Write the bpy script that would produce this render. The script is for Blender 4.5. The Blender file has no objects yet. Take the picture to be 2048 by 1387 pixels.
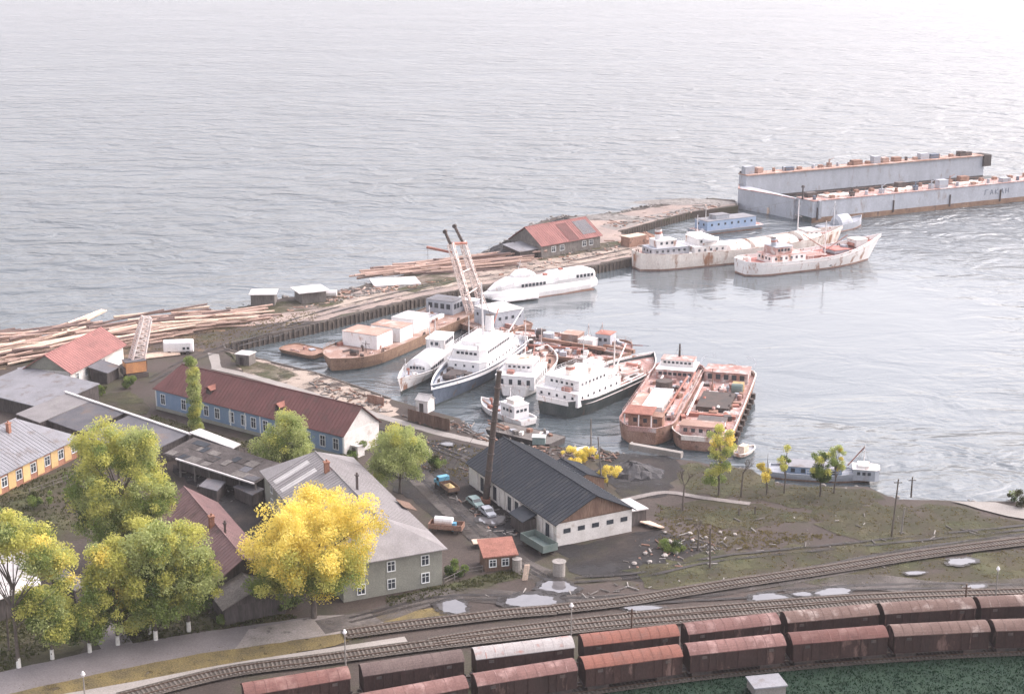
import bpy, math, random
import numpy as np
from mathutils import Vector, Matrix
R = math.radians
random.seed(7)
rng = np.random.default_rng(11)
S = bpy.context.scene
COL = S.collection
WZ = -2.5                      # water level; yard level is 0

# ------------------------------------------------------------------ camera
F_PX, CAM_H, HORIZON = 3000.0, 100.0, -130.0
PITCH = math.atan((693.5 - HORIZON) / F_PX)
cd = bpy.data.cameras.new('camera'); cam = bpy.data.objects.new('camera', cd); COL.objects.link(cam)
cam.location = (0, 0, CAM_H); cam.rotation_euler = (math.pi/2 - PITCH, 0, 0)
cd.sensor_width = 36; cd.lens = 36*F_PX/2048; cd.clip_start = 1; cd.clip_end = 20000
S.camera = cam

# ------------------------------------------------------------------ light
SUN_EL, SUN_AZ = R(42), R(66)
w = bpy.data.worlds.new('World'); S.world = w; w.use_nodes = True
nt = w.node_tree; nt.nodes.clear()
sky = nt.nodes.new('ShaderNodeTexSky'); sky.sky_type = 'NISHITA'; sky.sun_disc = False
sky.sun_elevation = SUN_EL; sky.sun_rotation = SUN_AZ; sky.air_density = 1.6; sky.dust_density = 4.0; sky.ozone_density = 1.0; sky.altitude = 400
hs = nt.nodes.new('ShaderNodeHueSaturation'); hs.inputs['Saturation'].default_value = 0.30
tint = nt.nodes.new('ShaderNodeMixRGB'); tint.blend_type = 'MULTIPLY'; tint.inputs[0].default_value = 1; tint.inputs[2].default_value = (1.0, 0.93, 0.965, 1)
bg = nt.nodes.new('ShaderNodeBackground'); bg.inputs[1].default_value = 0.15
wo = nt.nodes.new('ShaderNodeOutputWorld')
nt.links.new(sky.outputs[0], hs.inputs['Color']); nt.links.new(hs.outputs[0], tint.inputs[1]); nt.links.new(tint.outputs[0], bg.inputs[0]); nt.links.new(bg.outputs[0], wo.inputs[0])
sd = bpy.data.lights.new('sun', 'SUN'); sd.energy = 1.5; sd.angle = R(70); sd.color = (1.0, .91, .86)
sun = bpy.data.objects.new('sun', sd); COL.objects.link(sun)
sdir = Vector((math.sin(SUN_AZ)*math.cos(SUN_EL), math.cos(SUN_AZ)*math.cos(SUN_EL), math.sin(SUN_EL)))
sun.rotation_euler = sdir.to_track_quat('Z', 'Y').to_euler(); sun.location = (0, 0, 300)
S.view_settings.view_transform = 'Standard'; S.view_settings.look = 'None'; S.view_settings.gamma = 1
S.view_settings.exposure = 1.38
S.view_settings.use_curve_mapping = False
S.cycles.max_bounces = 6; S.cycles.diffuse_bounces = 2; S.cycles.glossy_bounces = 2; S.cycles.transparent_max_bounces = 6; S.cycles.volume_bounces = 0

# ------------------------------------------------------------------ helpers
def at(px, py, z=0.0):
    """point of the plane at height z seen at pixel (px,py) of the 2048-wide photograph"""
    u = (px-1024)/F_PX; v = -(py-693.5)/F_PX
    d = (u, math.cos(PITCH)+v*math.sin(PITCH), -math.sin(PITCH)+v*math.cos(PITCH))
    t = (z-CAM_H)/d[2]
    return Vector((d[0]*t, d[1]*t, z))
def atw(px, py): return at(px, py, WZ)

class MB:
    def __init__(s): s.v = []; s.f = []
    def add(s, vs, fs):
        n = len(s.v); s.v += [tuple(p) for p in vs]; s.f += [tuple(i+n for i in f) for f in fs]; return s
    def box(s, x0, x1, y0, y1, z0, z1, M=None):
        vs = [Vector(p) for p in ((x0,y0,z0),(x1,y0,z0),(x1,y1,z0),(x0,y1,z0),(x0,y0,z1),(x1,y0,z1),(x1,y1,z1),(x0,y1,z1))]
        if M is not None: vs = [M @ p for p in vs]
        return s.add(vs, [(0,3,2,1),(4,5,6,7),(0,1,5,4),(1,2,6,5),(2,3,7,6),(3,0,4,7)])
    def ob(s, c, d, rz=0, rx=0, ry=0):
        M = Matrix.Translation(Vector(c)) @ Matrix.Rotation(rz,4,'Z') @ Matrix.Rotation(ry,4,'Y') @ Matrix.Rotation(rx,4,'X')
        return s.box(-d[0]/2,d[0]/2,-d[1]/2,d[1]/2,-d[2]/2,d[2]/2,M)
    def tube(s, p0, p1, r0, r1=None, n=8, cap=True):
        p0 = Vector(p0); p1 = Vector(p1); r1 = r0 if r1 is None else r1
        d = (p1-p0); 
        if d.length < 1e-6: return s
        a = d.normalized().orthogonal().normalized(); b = d.normalized().cross(a)
        vs = []
        for p, r in ((p0,r0),(p1,r1)):
            for i in range(n):
                t = 2*math.pi*i/n; vs.append(p + a*math.cos(t)*r + b*math.sin(t)*r)
        fs = [(i,(i+1)%n,n+(i+1)%n,n+i) for i in range(n)]
        if cap: fs += [tuple(range(n-1,-1,-1)), tuple(range(n,2*n))]
        return s.add(vs, fs)
    def path(s, pts, r, n=6):
        for a, b in zip(pts, pts[1:]): s.tube(a, b, r, r, n)
        return s
    def prism(s, pts, z0, z1):
        n = len(pts)
        return s.add([(p[0],p[1],z0) for p in pts]+[(p[0],p[1],z1) for p in pts],
            [tuple(range(n-1,-1,-1)), tuple(range(n,2*n))]+[(i,(i+1)%n,n+(i+1)%n,n+i) for i in range(n)])
    def slab(s, quad, t):
        """roof slab: top face = quad (counter-clockwise from above), thickness t downwards"""
        q = [Vector(p) for p in quad]; n = len(q)
        return s.add(q+[p-Vector((0,0,t)) for p in q], [tuple(range(n)), tuple(range(2*n-1,n-1,-1))]+[(i,n+i,n+(i+1)%n,(i+1)%n) for i in range(n)])
    def loft(s, rings, closed=True, caps=True):
        n = len(rings[0]); vs = [p for r in rings for p in r]; fs = []
        m = n if closed else n-1
        for k in range(len(rings)-1):
            for i in range(m): fs.append((k*n+i, k*n+(i+1)%n, (k+1)*n+(i+1)%n, (k+1)*n+i))
        if caps: fs += [tuple(range(n-1,-1,-1)), tuple(range((len(rings)-1)*n, len(rings)*n))]
        return s.add(vs, fs)
    def mesh(s, name, mat, smooth=False, fix=True):
        me = bpy.data.meshes.new(name); me.from_pydata(s.v, [], s.f)
        if fix:
            import bmesh
            bm = bmesh.new(); bm.from_mesh(me); bmesh.ops.recalc_face_normals(bm, faces=bm.faces); bm.to_mesh(me); bm.free()
        if mat: me.materials.append(mat)
        if smooth: me.polygons.foreach_set('use_smooth', [True]*len(me.polygons))
        me.update(); return me
    def build(s, name, mat, parent=None, smooth=False, kind=None, fix=True):
        return link(name, s.mesh(name, mat, smooth, fix), parent, kind)

def link(name, me, parent=None, kind=None, loc=None, rz=None):
    o = bpy.data.objects.new(name, me); COL.objects.link(o)
    if parent is not None: o.parent = parent
    if kind: o['kind'] = kind
    if loc is not None: o.location = loc
    if rz is not None: o.rotation_euler = (0,0,rz)
    return o
def tag(o, label, cat, group=None):
    o['label'] = label; o['category'] = cat
    if group: o['group'] = group
    return o
def thing(name, label, cat, loc=(0,0,0), rz=0, group=None):
    o = bpy.data.objects.new(name, None); COL.objects.link(o); o.empty_display_size = .5
    o.location = loc; o.rotation_euler = (0,0,rz)
    return tag(o, label, cat, group)
def copy_tree(o, parent=None):
    c = o.copy(); COL.objects.link(c); c.parent = parent
    for ch in list(o.children): copy_tree(ch, c)
    return c
def head(a, b): return math.atan2(b[1]-a[1], b[0]-a[0])

# ------------------------------------------------------------------ materials
def mat(name, c1, c2=None, scale=.6, lo=.35, hi=.65, rough=.85, stretch=(1,1,1), metal=0, bump=0, bscale=6, fine=.18, c3=None, s3=.25, t3=(.58,.66), alpha=None, wave=None):
    m = bpy.data.materials.new(name); m.use_nodes = True; t = m.node_tree; N = t.nodes; Lk = t.links.new
    b = N['Principled BSDF']; b.inputs['Roughness'].default_value = rough; b.inputs['Metallic'].default_value = metal
    b.inputs['Specular IOR Level'].default_value = .3
    tc = N.new('ShaderNodeTexCoord'); oi = N.new('ShaderNodeObjectInfo')
    off = N.new('ShaderNodeMath'); off.operation = 'MULTIPLY'; off.inputs[1].default_value = 300; Lk(oi.outputs['Random'], off.inputs[0])
    va = N.new('ShaderNodeVectorMath'); va.operation = 'ADD'; Lk(tc.outputs['Object'], va.inputs[0]); Lk(off.outputs[0], va.inputs[1])
    mp = N.new('ShaderNodeMapping'); mp.inputs['Scale'].default_value = stretch; Lk(va.outputs[0], mp.inputs[0])
    def nz(sc, det=5, src=mp, rg=.6):
        n = N.new('ShaderNodeTexNoise'); n.inputs['Scale'].default_value = sc; n.inputs['Detail'].default_value = det; n.inputs['Roughness'].default_value = rg; Lk(src.outputs[0], n.inputs['Vector']); return n
    def ramp(a, z, src, ca, cb):
        r = N.new('ShaderNodeValToRGB'); r.color_ramp.elements[0].position = a; r.color_ramp.elements[1].position = z
        r.color_ramp.elements[0].color = (*ca,1); r.color_ramp.elements[1].color = (*cb,1); Lk(src, r.inputs[0]); return r
    c2 = c2 or tuple(x*.75 for x in c1)
    r = ramp(lo, hi, nz(scale).outputs['Fac'], c1, c2); out = r.outputs[0]
    if c3:
        r3 = ramp(t3[0], t3[1], nz(s3, 6).outputs['Fac'], (0,0,0), (1,1,1))
        mx = N.new('ShaderNodeMixRGB'); Lk(r3.outputs[0], mx.inputs[0]); Lk(out, mx.inputs[1]); mx.inputs[2].default_value = (*c3,1); out = mx.outputs[0]
    if fine:
        r4 = ramp(.3, .7, nz(4.5, 4).outputs['Fac'], (1-fine*1.6,)*3, (1+fine,)*3)
        mm = N.new('ShaderNodeMixRGB'); mm.blend_type = 'MULTIPLY'; mm.inputs[0].default_value = 1; Lk(out, mm.inputs[1]); Lk(r4.outputs[0], mm.inputs[2]); out = mm.outputs[0]
    vr = N.new('ShaderNodeMapRange'); Lk(oi.outputs['Random'], vr.inputs[0]); vr.inputs[3].default_value = .86; vr.inputs[4].default_value = 1.14
    vs_ = N.new('ShaderNodeVectorMath'); vs_.operation = 'SCALE'; Lk(out, vs_.inputs[0]); Lk(vr.outputs[0], vs_.inputs['Scale']); out = vs_.outputs[0]
    Lk(out, b.inputs['Base Color'])
    if bump or wave:
        bp = N.new('ShaderNodeBump'); bp.inputs['Strength'].default_value = bump or .6; bp.inputs['Distance'].default_value = .12
        if wave:
            wv = N.new('ShaderNodeTexWave'); wv.bands_direction = wave[0]; wv.inputs['Scale'].default_value = wave[1]; wv.inputs['Distortion'].default_value = .4
            Lk(tc.outputs['Object'], wv.inputs['Vector']); Lk(wv.outputs['Fac'], bp.inputs['Height'])
        else: Lk(nz(bscale, 6).outputs['Fac'], bp.inputs['Height'])
        Lk(bp.outputs[0], b.inputs['Normal'])
    if alpha:
        ra = ramp(alpha[1], alpha[2], nz(alpha[0], 6).outputs['Fac'], (0,0,0), (1,1,1)); Lk(ra.outputs[0], b.inputs['Alpha'])
    return m
def leafmat(name, c1, c2):
    m = bpy.data.materials.new(name); m.use_nodes = True; t = m.node_tree; N = t.nodes; Lk = t.links.new; N.clear()
    tc = N.new('ShaderNodeTexCoord'); n = N.new('ShaderNodeTexNoise'); n.inputs['Scale'].default_value = .7; n.inputs['Detail'].default_value = 6; Lk(tc.outputs['Object'], n.inputs['Vector'])
    r = N.new('ShaderNodeValToRGB'); r.color_ramp.elements[0].position = .36; r.color_ramp.elements[1].position = .64
    r.color_ramp.elements[0].color = (*c1,1); r.color_ramp.elements[1].color = (*c2,1); Lk(n.outputs['Fac'], r.inputs[0])
    d = N.new('ShaderNodeBsdfDiffuse'); tr = N.new('ShaderNodeBsdfTranslucent'); mx = N.new('ShaderNodeMixShader'); mx.inputs[0].default_value = .38
    o = N.new('ShaderNodeOutputMaterial'); Lk(r.outputs[0], d.inputs[0]); Lk(r.outputs[0], tr.inputs[0]); Lk(d.outputs[0], mx.inputs[1]); Lk(tr.outputs[0], mx.inputs[2]); Lk(mx.outputs[0], o.inputs[0])
    return m

M = {}
M['dirt'] = mat('dirt', (.045,.035,.030), (.074,.057,.049), scale=.05, c3=(.05,.049,.027), s3=.09, t3=(.5,.66), fine=.3, bump=.5, bscale=1.2)
M['sand'] = mat('sand', (.44,.36,.30), (.30,.25,.21), scale=.12, fine=.25, bump=.4, bscale=2, alpha=(.22,.38,.52))
M['pier_soil'] = mat('pier_soil', (.36,.28,.24), (.22,.18,.165), scale=.08, fine=.3, bump=.5, bscale=1.5, alpha=(.16,.3,.42))
M['grass'] = mat('grass', (.058,.064,.026), (.088,.076,.040), scale=.15, fine=.35, bump=.6, bscale=3, alpha=(.16,.30,.66))
M['leaf_litter'] = mat('leaf_litter', (.19,.145,.058), (.11,.088,.045), scale=.3, fine=.4, bump=.4, bscale=4, alpha=(.4,.22,.42))
M['rust_soil'] = mat('rust_soil', (.20,.13,.085), (.14,.11,.075), scale=.2, fine=.3, alpha=(.14,.46,.6))
M['coal'] = mat('coal', (.045,.045,.05), (.085,.08,.08), scale=.3, fine=.35, bump=.7, bscale=2)
M['coal_patch'] = mat('coal_patch', (.026,.026,.028), (.046,.043,.043), scale=.2, fine=.35, alpha=(.12,.28,.62))
M['concrete'] = mat('concrete', (.32,.295,.275), (.25,.23,.21), scale=.15, fine=.15, bump=.2)
M['concrete_worn'] = mat('concrete_worn', (.28,.25,.235), (.19,.17,.155), scale=.2, fine=.2, bump=.2, alpha=(.3,.28,.40))
M['asphalt'] = mat('asphalt', (.21,.19,.19), (.165,.148,.148), scale=.12, fine=.15, bump=.2, bscale=8)
M['mud_track'] = mat('mud_track', (.09,.08,.075), (.13,.115,.105), scale=.2, stretch=(1,1,1), fine=.25, alpha=(.14,.30,.62))
M['wheel_rut'] = mat('wheel_rut', (.024,.021,.02), (.04,.034,.032), scale=.4, fine=.3, rough=.6, alpha=(.12,.34,.56))
M['ballast'] = mat('ballast', (.07,.058,.05), (.11,.092,.078), scale=.12, fine=.35, bump=.8, bscale=5)
M['rail'] = mat('rail', (.13,.085,.065), (.2,.15,.12), scale=1, rough=.5, metal=.5)
M['sleeper'] = mat('sleeper', (.10,.085,.075), (.17,.15,.13), scale=1)
M['quay'] = mat('quay', (.12,.10,.085), (.075,.065,.06), scale=.4, stretch=(1,1,.3), fine=.35, bump=.6, bscale=2)
M['pile'] = mat('pile', (.11,.09,.075), (.17,.14,.115), scale=1.2, stretch=(1,1,.2))
M['white_ship'] = mat('white_ship', (.82,.79,.77), (.70,.66,.64), scale=.35, stretch=(1,1,.35), fine=.08, c3=(.36,.20,.14), s3=.5, t3=(.56,.66), rough=.55)
M['clean_white'] = mat('clean_white', (.80,.785,.78), (.69,.67,.665), scale=.3, stretch=(1,1,.5), fine=.07, rough=.5, c3=(.48,.37,.32), s3=.7, t3=(.60,.74))
M['cream_ship'] = mat('cream_ship', (.82,.76,.70), (.68,.60,.54), scale=.3, stretch=(1,1,.3), fine=.1, c3=(.35,.18,.11), s3=.35, t3=(.54,.66), rough=.6)
M['grey_ship'] = mat('grey_ship', (.40,.42,.46), (.33,.345,.38), scale=.25, stretch=(1,1,.4), fine=.12, rough=.6, c3=(.26,.23,.22), s3=.35, t3=(.58,.72))
M['bluegrey_hull'] = mat('bluegrey_hull', (.14,.17,.22), (.085,.11,.15), scale=.3, stretch=(1,1,.4), fine=.15, c3=(.16,.11,.08), s3=.4, t3=(.6,.7), rough=.55)
M['dark_hull'] = mat('dark_hull', (.045,.06,.06), (.09,.10,.10), scale=.3, stretch=(1,1,.4), fine=.2, c3=(.15,.10,.075), s3=.4, t3=(.6,.7), rough=.6)
M['rust'] = mat('rust', (.24,.13,.09), (.36,.23,.18), scale=.3, fine=.25, c3=(.12,.075,.06), s3=.5, rough=.9)
M['rust_deck'] = mat('rust_deck', (.42,.28,.23), (.30,.19,.15), scale=.22, fine=.22, c3=(.50,.41,.37), s3=.3, t3=(.52,.66), rough=.9)
M['brown_hull'] = mat('brown_hull', (.21,.13,.09), (.30,.20,.14), scale=.25, stretch=(1,1,.5), fine=.22, c3=(.10,.07,.06), s3=.4, rough=.85)
M['pink_deck'] = mat('pink_deck', (.50,.33,.30), (.36,.20,.17), scale=.25, fine=.22, c3=(.62,.55,.53), s3=.4, t3=(.5,.62), rough=.85)
M['red_deck'] = mat('red_deck', (.36,.12,.10), (.46,.24,.21), scale=.35, fine=.2, rough=.85)
M['blue_paint'] = mat('blue_paint', (.22,.31,.45), (.30,.37,.48), scale=.4, fine=.1)
M['dark_metal'] = mat('dark_metal', (.06,.055,.055), (.12,.09,.08), scale=1, rough=.6)
M['black_iron'] = mat('black_iron', (.055,.048,.045), (.09,.065,.055), scale=.6, rough=.7)
M['glass'] = mat('glass', (.035,.04,.05), (.06,.07,.08), scale=1, rough=.25, fine=0)
M['lattice'] = mat('lattice', (.74,.68,.65), (.58,.45,.40), scale=.4, fine=.1, rough=.6)
M['brown_red'] = mat('brown_red', (.30,.12,.09), (.40,.20,.16), scale=.5, fine=.15)
M['roof_brown'] = mat('roof_brown', c3=(.10,.06,.055), s3=.35, t3=(.54,.68), c1=(.15,.068,.064), c2=(.12,.056,.053), scale=.3, fine=.14, wave=('X',1.6), bump=.35)
M['roof_red'] = mat('roof_red', c3=(.22,.11,.10), s3=.35, t3=(.54,.68), c1=(.34,.16,.145), c2=(.27,.125,.115), scale=.3, fine=.12, wave=('X',1.6), bump=.35)
M['roof_pink'] = mat('roof_pink', c3=(.12,.085,.08), s3=.35, t3=(.54,.68), c1=(.24,.15,.147), c2=(.18,.112,.11), scale=.3, fine=.12, wave=('X',1.4), bump=.4)
M['roof_slate'] = mat('roof_slate', (.26,.245,.245), (.21,.197,.197), scale=.35, fine=.12, wave=('X',1.8), bump=.4, c3=(.26,.25,.24), s3=.3)
M['roof_pale'] = mat('roof_pale', c3=(.17,.15,.145), s3=.35, t3=(.54,.68), c1=(.26,.26,.28), c2=(.21,.21,.225), scale=.25, fine=.1, wave=('X',1.8), bump=.35)
M['roof_grey'] = mat('roof_grey', c3=(.17,.13,.11), s3=.35, t3=(.54,.68), c1=(.105,.105,.117), c2=(.145,.14,.15), scale=.3, fine=.14, wave=('X',1.8), bump=.4)
M['roof_black'] = mat('roof_black', c3=(.055,.058,.062), s3=.35, t3=(.54,.68), c1=(.028,.034,.044), c2=(.040,.045,.054), scale=.2, fine=.12, bump=.25, bscale=4)
M['roof_white'] = mat('roof_white', (.55,.53,.52), (.42,.40,.39), scale=.4, fine=.1)
M['tin_red'] = mat('tin_red', (.38,.17,.13), (.27,.12,.09), scale=.7, fine=.2, wave=('X',2.2), bump=.7)
M['wall_blue'] = mat('wall_blue', (.22,.32,.46), (.27,.36,.49), scale=.5, fine=.12, wave=('Z',2.2), bump=.5)
M['wall_white'] = mat('wall_white', (.72,.69,.66), (.58,.55,.52), scale=.5, fine=.1, c3=(.42,.36,.31), s3=.45, t3=(.6,.72), bump=.2)
M['wall_grey'] = mat('wall_grey', (.33,.33,.28), (.27,.27,.235), scale=.5, fine=.12, wave=('Z',2.4), bump=.5)
M['plank'] = mat('plank', (.16,.145,.135), (.22,.20,.185), scale=.8, stretch=(1,1,.15), fine=.25, wave=('X',3), bump=.6)
M['dark_plank'] = mat('dark_plank', (.07,.06,.058), (.11,.095,.09), scale=.8, stretch=(1,1,.15), fine=.25, wave=('X',3), bump=.6)
M['brown_plank'] = mat('brown_plank', (.16,.10,.075), (.21,.14,.105), scale=.8, stretch=(1,1,.15), fine=.25, wave=('X',3), bump=.6)
M['brick'] = mat('brick', (.34,.17,.11), (.27,.13,.09), scale=1, fine=.2, bump=.3)
M['ochre'] = mat('ochre', (.62,.43,.20), (.55,.37,.18), scale=.8, fine=.1)
M['frame_white'] = mat('frame_white', (.74,.75,.74), (.64,.66,.66), scale=1, fine=.05)
M['log'] = mat('log', (.50,.36,.30), (.38,.26,.21), scale=.5, stretch=(1,1,1), fine=.25)
M['log_pale'] = mat('log_pale', (.70,.56,.45), (.56,.42,.33), scale=.5, fine=.2)
M['log_dark'] = mat('log_dark', (.22,.155,.135), (.15,.105,.095), scale=.5, fine=.25)
M['bark'] = mat('bark', (.085,.07,.06), (.13,.11,.095), scale=2, stretch=(1,1,.3), fine=.2)
M['whitewash'] = mat('whitewash', (.70,.69,.66), (.58,.56,.52), scale=2, fine=.1)
M['wagon_roof'] = mat('wagon_roof', (.165,.078,.066), (.13,.064,.056), scale=.25, fine=.14, c3=(.25,.15,.13), s3=.35, t3=(.5,.7))
M['wagon_roof_brown'] = mat('wagon_roof_brown', (.125,.08,.068), (.16,.107,.09), scale=.25, fine=.18, c3=(.36,.30,.27), s3=.3, t3=(.55,.7))
M['wagon_roof_dark'] = mat('wagon_roof_dark', (.10,.07,.065), (.135,.10,.09), scale=.25, fine=.18, c3=(.55,.49,.46), s3=.16, t3=(.62,.70))
M['wagon_roof_pale'] = mat('wagon_roof_pale', (.42,.395,.385), (.33,.30,.29), scale=.4, fine=.12, c3=(.34,.17,.14), s3=.4, t3=(.58,.68))
M['wagon_roof_bright'] = mat('wagon_roof_bright', (.23,.095,.070), (.18,.08,.06), scale=.25, fine=.16, c3=(.16,.085,.07), s3=.4, t3=(.52,.7))
M['wagon_roof_pink'] = mat('wagon_roof_pink', (.20,.108,.095), (.155,.085,.076), scale=.25, fine=.16, c3=(.33,.22,.20), s3=.35, t3=(.52,.7))
M['wagon_side'] = mat('wagon_side', (.06,.032,.028), (.045,.027,.024), scale=.3, stretch=(1,1,.4), fine=.2, c3=(.16,.10,.085), s3=.5)
M['truck_blue'] = mat('truck_blue', (.10,.30,.46), (.13,.34,.48), scale=.6, fine=.08, rough=.45)
M['truck_green'] = mat('truck_green', (.11,.15,.14), (.16,.19,.175), scale=.6, fine=.12, rough=.6)
M['yellow_load'] = mat('yellow_load', (.50,.37,.18), (.40,.28,.14), scale=1.5, fine=.3)
M['orange_paint'] = mat('orange_paint', (.55,.27,.12), (.42,.20,.10), scale=.6, fine=.15, rough=.6)
M['teal_paint'] = mat('teal_paint', (.20,.27,.27), (.26,.33,.32), scale=.6, fine=.1)
M['stone'] = mat('stone', (.30,.28,.26), (.19,.175,.165), scale=1, fine=.2)
M['white_stone'] = mat('white_stone', (.42,.39,.36), (.30,.27,.25), scale=1, fine=.1)
M['wet_mud'] = mat('wet_mud', (.030,.027,.026), (.048,.042,.040), scale=.6, rough=.45, fine=.3, alpha=(.5,.30,.55))
M['puddle'] = mat('puddle', (.12,.115,.12), (.10,.095,.10), rough=.05, fine=0)
M['puddle'].node_tree.nodes['Principled BSDF'].inputs['IOR'].default_value = 2.8
LEAF = {
 'yellow': leafmat('leaf_yellow', (.82,.66,.15), (.90,.77,.25)),
 'gold': leafmat('leaf_gold', (.62,.47,.09), (.58,.50,.12)),
 'lime': leafmat('leaf_lime', (.46,.46,.12), (.60,.58,.18)),
 'green': leafmat('leaf_green', (.15,.21,.065), (.23,.28,.09)),
 'pale': leafmat('leaf_pale', (.38,.43,.17), (.48,.52,.22)),
 'dry': leafmat('leaf_dry', (.13,.11,.05), (.19,.155,.075)),
 'weed': leafmat('leaf_weed', (.055,.065,.028), (.085,.085,.038)),
 'bank': leafmat('leaf_bank', (.011,.034,.020), (.017,.042,.023)),
 'dark': leafmat('leaf_dark', (.055,.085,.03), (.08,.115,.04)),
}

# water ---------------------------------------------------------------
def water_material():
    m = bpy.data.materials.new('water'); m.use_nodes = True; t = m.node_tree; N = t.nodes; Lk = t.links.new
    b = N['Principled BSDF']; b.inputs['Base Color'].default_value = (.088,.106,.117,1); b.inputs['Roughness'].default_value = .22; b.inputs['IOR'].default_value = 1.62
    tc = N.new('ShaderNodeTexCoord')
    def noise(sc, scale, det, rot=0, dist=.5):
        mp = N.new('ShaderNodeMapping'); mp.inputs['Scale'].default_value = scale; mp.inputs['Rotation'].default_value = (0,0,rot); Lk(tc.outputs['Object'], mp.inputs[0])
        n = N.new('ShaderNodeTexNoise'); n.inputs['Scale'].default_value = sc; n.inputs['Detail'].default_value = det; n.inputs['Roughness'].default_value = .55; n.inputs['Distortion'].default_value = dist
        Lk(mp.outputs[0], n.inputs['Vector']); return n.outputs['Fac']
    def mth(op, a, b_):
        k = N.new('ShaderNodeMath'); k.operation = op
        for i, q in enumerate((a, b_)):
            if isinstance(q, (int, float)): k.inputs[i].default_value = q
            else: Lk(q, k.inputs[i])
        return k.outputs[0]
    big = noise(.068, (.75,1.2,1), 3, R(12), .8); small = noise(.33, (.8,1.2,1), 4, R(-8)); tiny = noise(1.3, (1,1,1), 2)
    swell = noise(.010, (.7,1.3,1), 3, R(10))
    h = mth('ADD', mth('ADD', mth('MULTIPLY', big, 7.5), mth('MULTIPLY', small, 1.0)), mth('MULTIPLY', tiny, .12))
    # sheltered water: calm inside the basin, rougher with distance from it
    sp = N.new('ShaderNodeVectorMath'); sp.operation = 'DISTANCE'; Lk(tc.outputs['Object'], sp.inputs[0]); sp.inputs[1].default_value = (45, 400, 0)
    mr = N.new('ShaderNodeMapRange'); Lk(sp.outputs['Value'], mr.inputs[0]); mr.inputs[1].default_value = 75; mr.inputs[2].default_value = 200; mr.inputs[3].default_value = .07; mr.inputs[4].default_value = 1.0
    gust = N.new('ShaderNodeMapRange'); Lk(swell, gust.inputs[0]); gust.inputs[1].default_value = .3; gust.inputs[2].default_value = .7; gust.inputs[3].default_value = .55; gust.inputs[4].default_value = 1.25
    rg = N.new('ShaderNodeMapRange'); Lk(sp.outputs['Value'], rg.inputs[0]); rg.inputs[1].default_value = 75; rg.inputs[2].default_value = 190; rg.inputs[3].default_value = .08; rg.inputs[4].default_value = .24; Lk(rg.outputs[0], b.inputs['Roughness'])
    h2 = mth('MULTIPLY', mth('MULTIPLY', h, mr.outputs[0]), gust.outputs[0])
    bp = N.new('ShaderNodeBump'); bp.inputs['Strength'].default_value = 1.0; bp.inputs['Distance'].default_value = .8; Lk(h2, bp.inputs['Height']); Lk(bp.outputs[0], b.inputs['Normal'])
    return m
M['water'] = water_material()

# ------------------------------------------------------------------ setting: water, ground, quay
mb = MB(); mb.add([(-4500,-300,0),(4500,-300,0),(4500,7500,0),(-4500,7500,0)], [(0,1,2,3)])
o = mb.build('water', M['water'], kind='structure'); o.location = (0,0,WZ)

COAST = [(-300,700),(0,690),(60,676),(120,668),(210,646),(330,632),(400,626),(480,614),(560,597),(690,579),(790,553),(850,541),(900,528),(960,507),(1000,487),(1040,466),(1085,441),(1110,434),(1150,432),(1190,430),(1230,425),(1290,412),(1330,405),(1390,399),(1430,396),(1470,400),(1476,412),
 (1378,425),(1300,446),(1236,464),(1262,470),(1312,479),(1290,507),(1265,516),(1185,532),(1000,567),(890,585),(832,597),(640,645),(446,688),(450,697),(520,718),(630,745),(720,775),(780,797),(850,818),(920,835),(955,868),(1000,890),(1120,893),(1200,898),(1245,908),(1330,912),(1420,928),(1500,938),(1540,962),(1620,972),(1735,972),(1770,990),(1800,997),(1910,1001),(2048,1002),(2300,1002)]
def roughen(pts, amp, step, close=True, seed=1):
    r = random.Random(seed); out = []; n = len(pts)
    for i in range(n if close else n-1):
        a = Vector(pts[i]); b = Vector(pts[(i+1) % n]); k = max(1, int((b-a).length/step))
        for j in range(k):
            p = a.lerp(b, j/k)
            if amp: p += Vector((r.uniform(-amp,amp), r.uniform(-amp,amp), 0))
            out.append(p)
    if not close: out.append(Vector(pts[-1]))
    return out
cw = [at(*p) for p in COAST]
ci = 26
shore = roughen(cw[:ci], .7, 3, False, 3) + cw[ci:46] + roughen(cw[46:], .35, 3, False, 4)
outline = [(p.x, p.y) for p in shore] + [(700, cw[-1].y), (700,-250), (-700,-250), (-700, 420)]
mb = MB(); mb.prism(outline, -5, 0)
mb.build('ground', M['dirt'], kind='structure', fix=True)

def strip_wall(name, pts, z0, z1, th, m):
    mb = MB()
    for a, b in zip(pts, pts[1:]):
        d = (b-a); n = Vector((d.y,-d.x,0)).normalized()*th
        mb.prism([a+n, b+n, b-n*.4, a-n*.4], z0, z1)
    return mb.build(name, m, kind='structure')
qp = [at(*p) for p in ((1476,411),(1378,424),(1300,445),(1236,463))][::-1]
strip_wall('quay_wall', qp, -4, .12, .35, M['quay'])
q2 = [at(*p) for p in ((1265,516),(1185,532),(1000,567),(890,585),(832,597),(640,645),(446,688),(450,697),(520,718),(630,745),(720,775),(780,797))]
strip_wall('quay_wall', q2[::-1], -4, .14, .35, M['quay'])
mb = MB()
for a, b in list(zip(qp[::-1], qp[::-1][1:])) + list(zip(q2[:7], q2[1:7])):
    d = b-a; n = Vector((-d.y, d.x,0)).normalized(); n = -n if n.y > 0 else n
    k = int(d.length/1.6)
    for i in range(k):
        p = a + d*((i+.5)/k) + n*.55
        mb.tube((p.x,p.y,-4), (p.x,p.y,random.uniform(-.5,.25)), .22, .2, 6)
mb.build('quay_piles', M['pile'], kind='structure')
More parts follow.
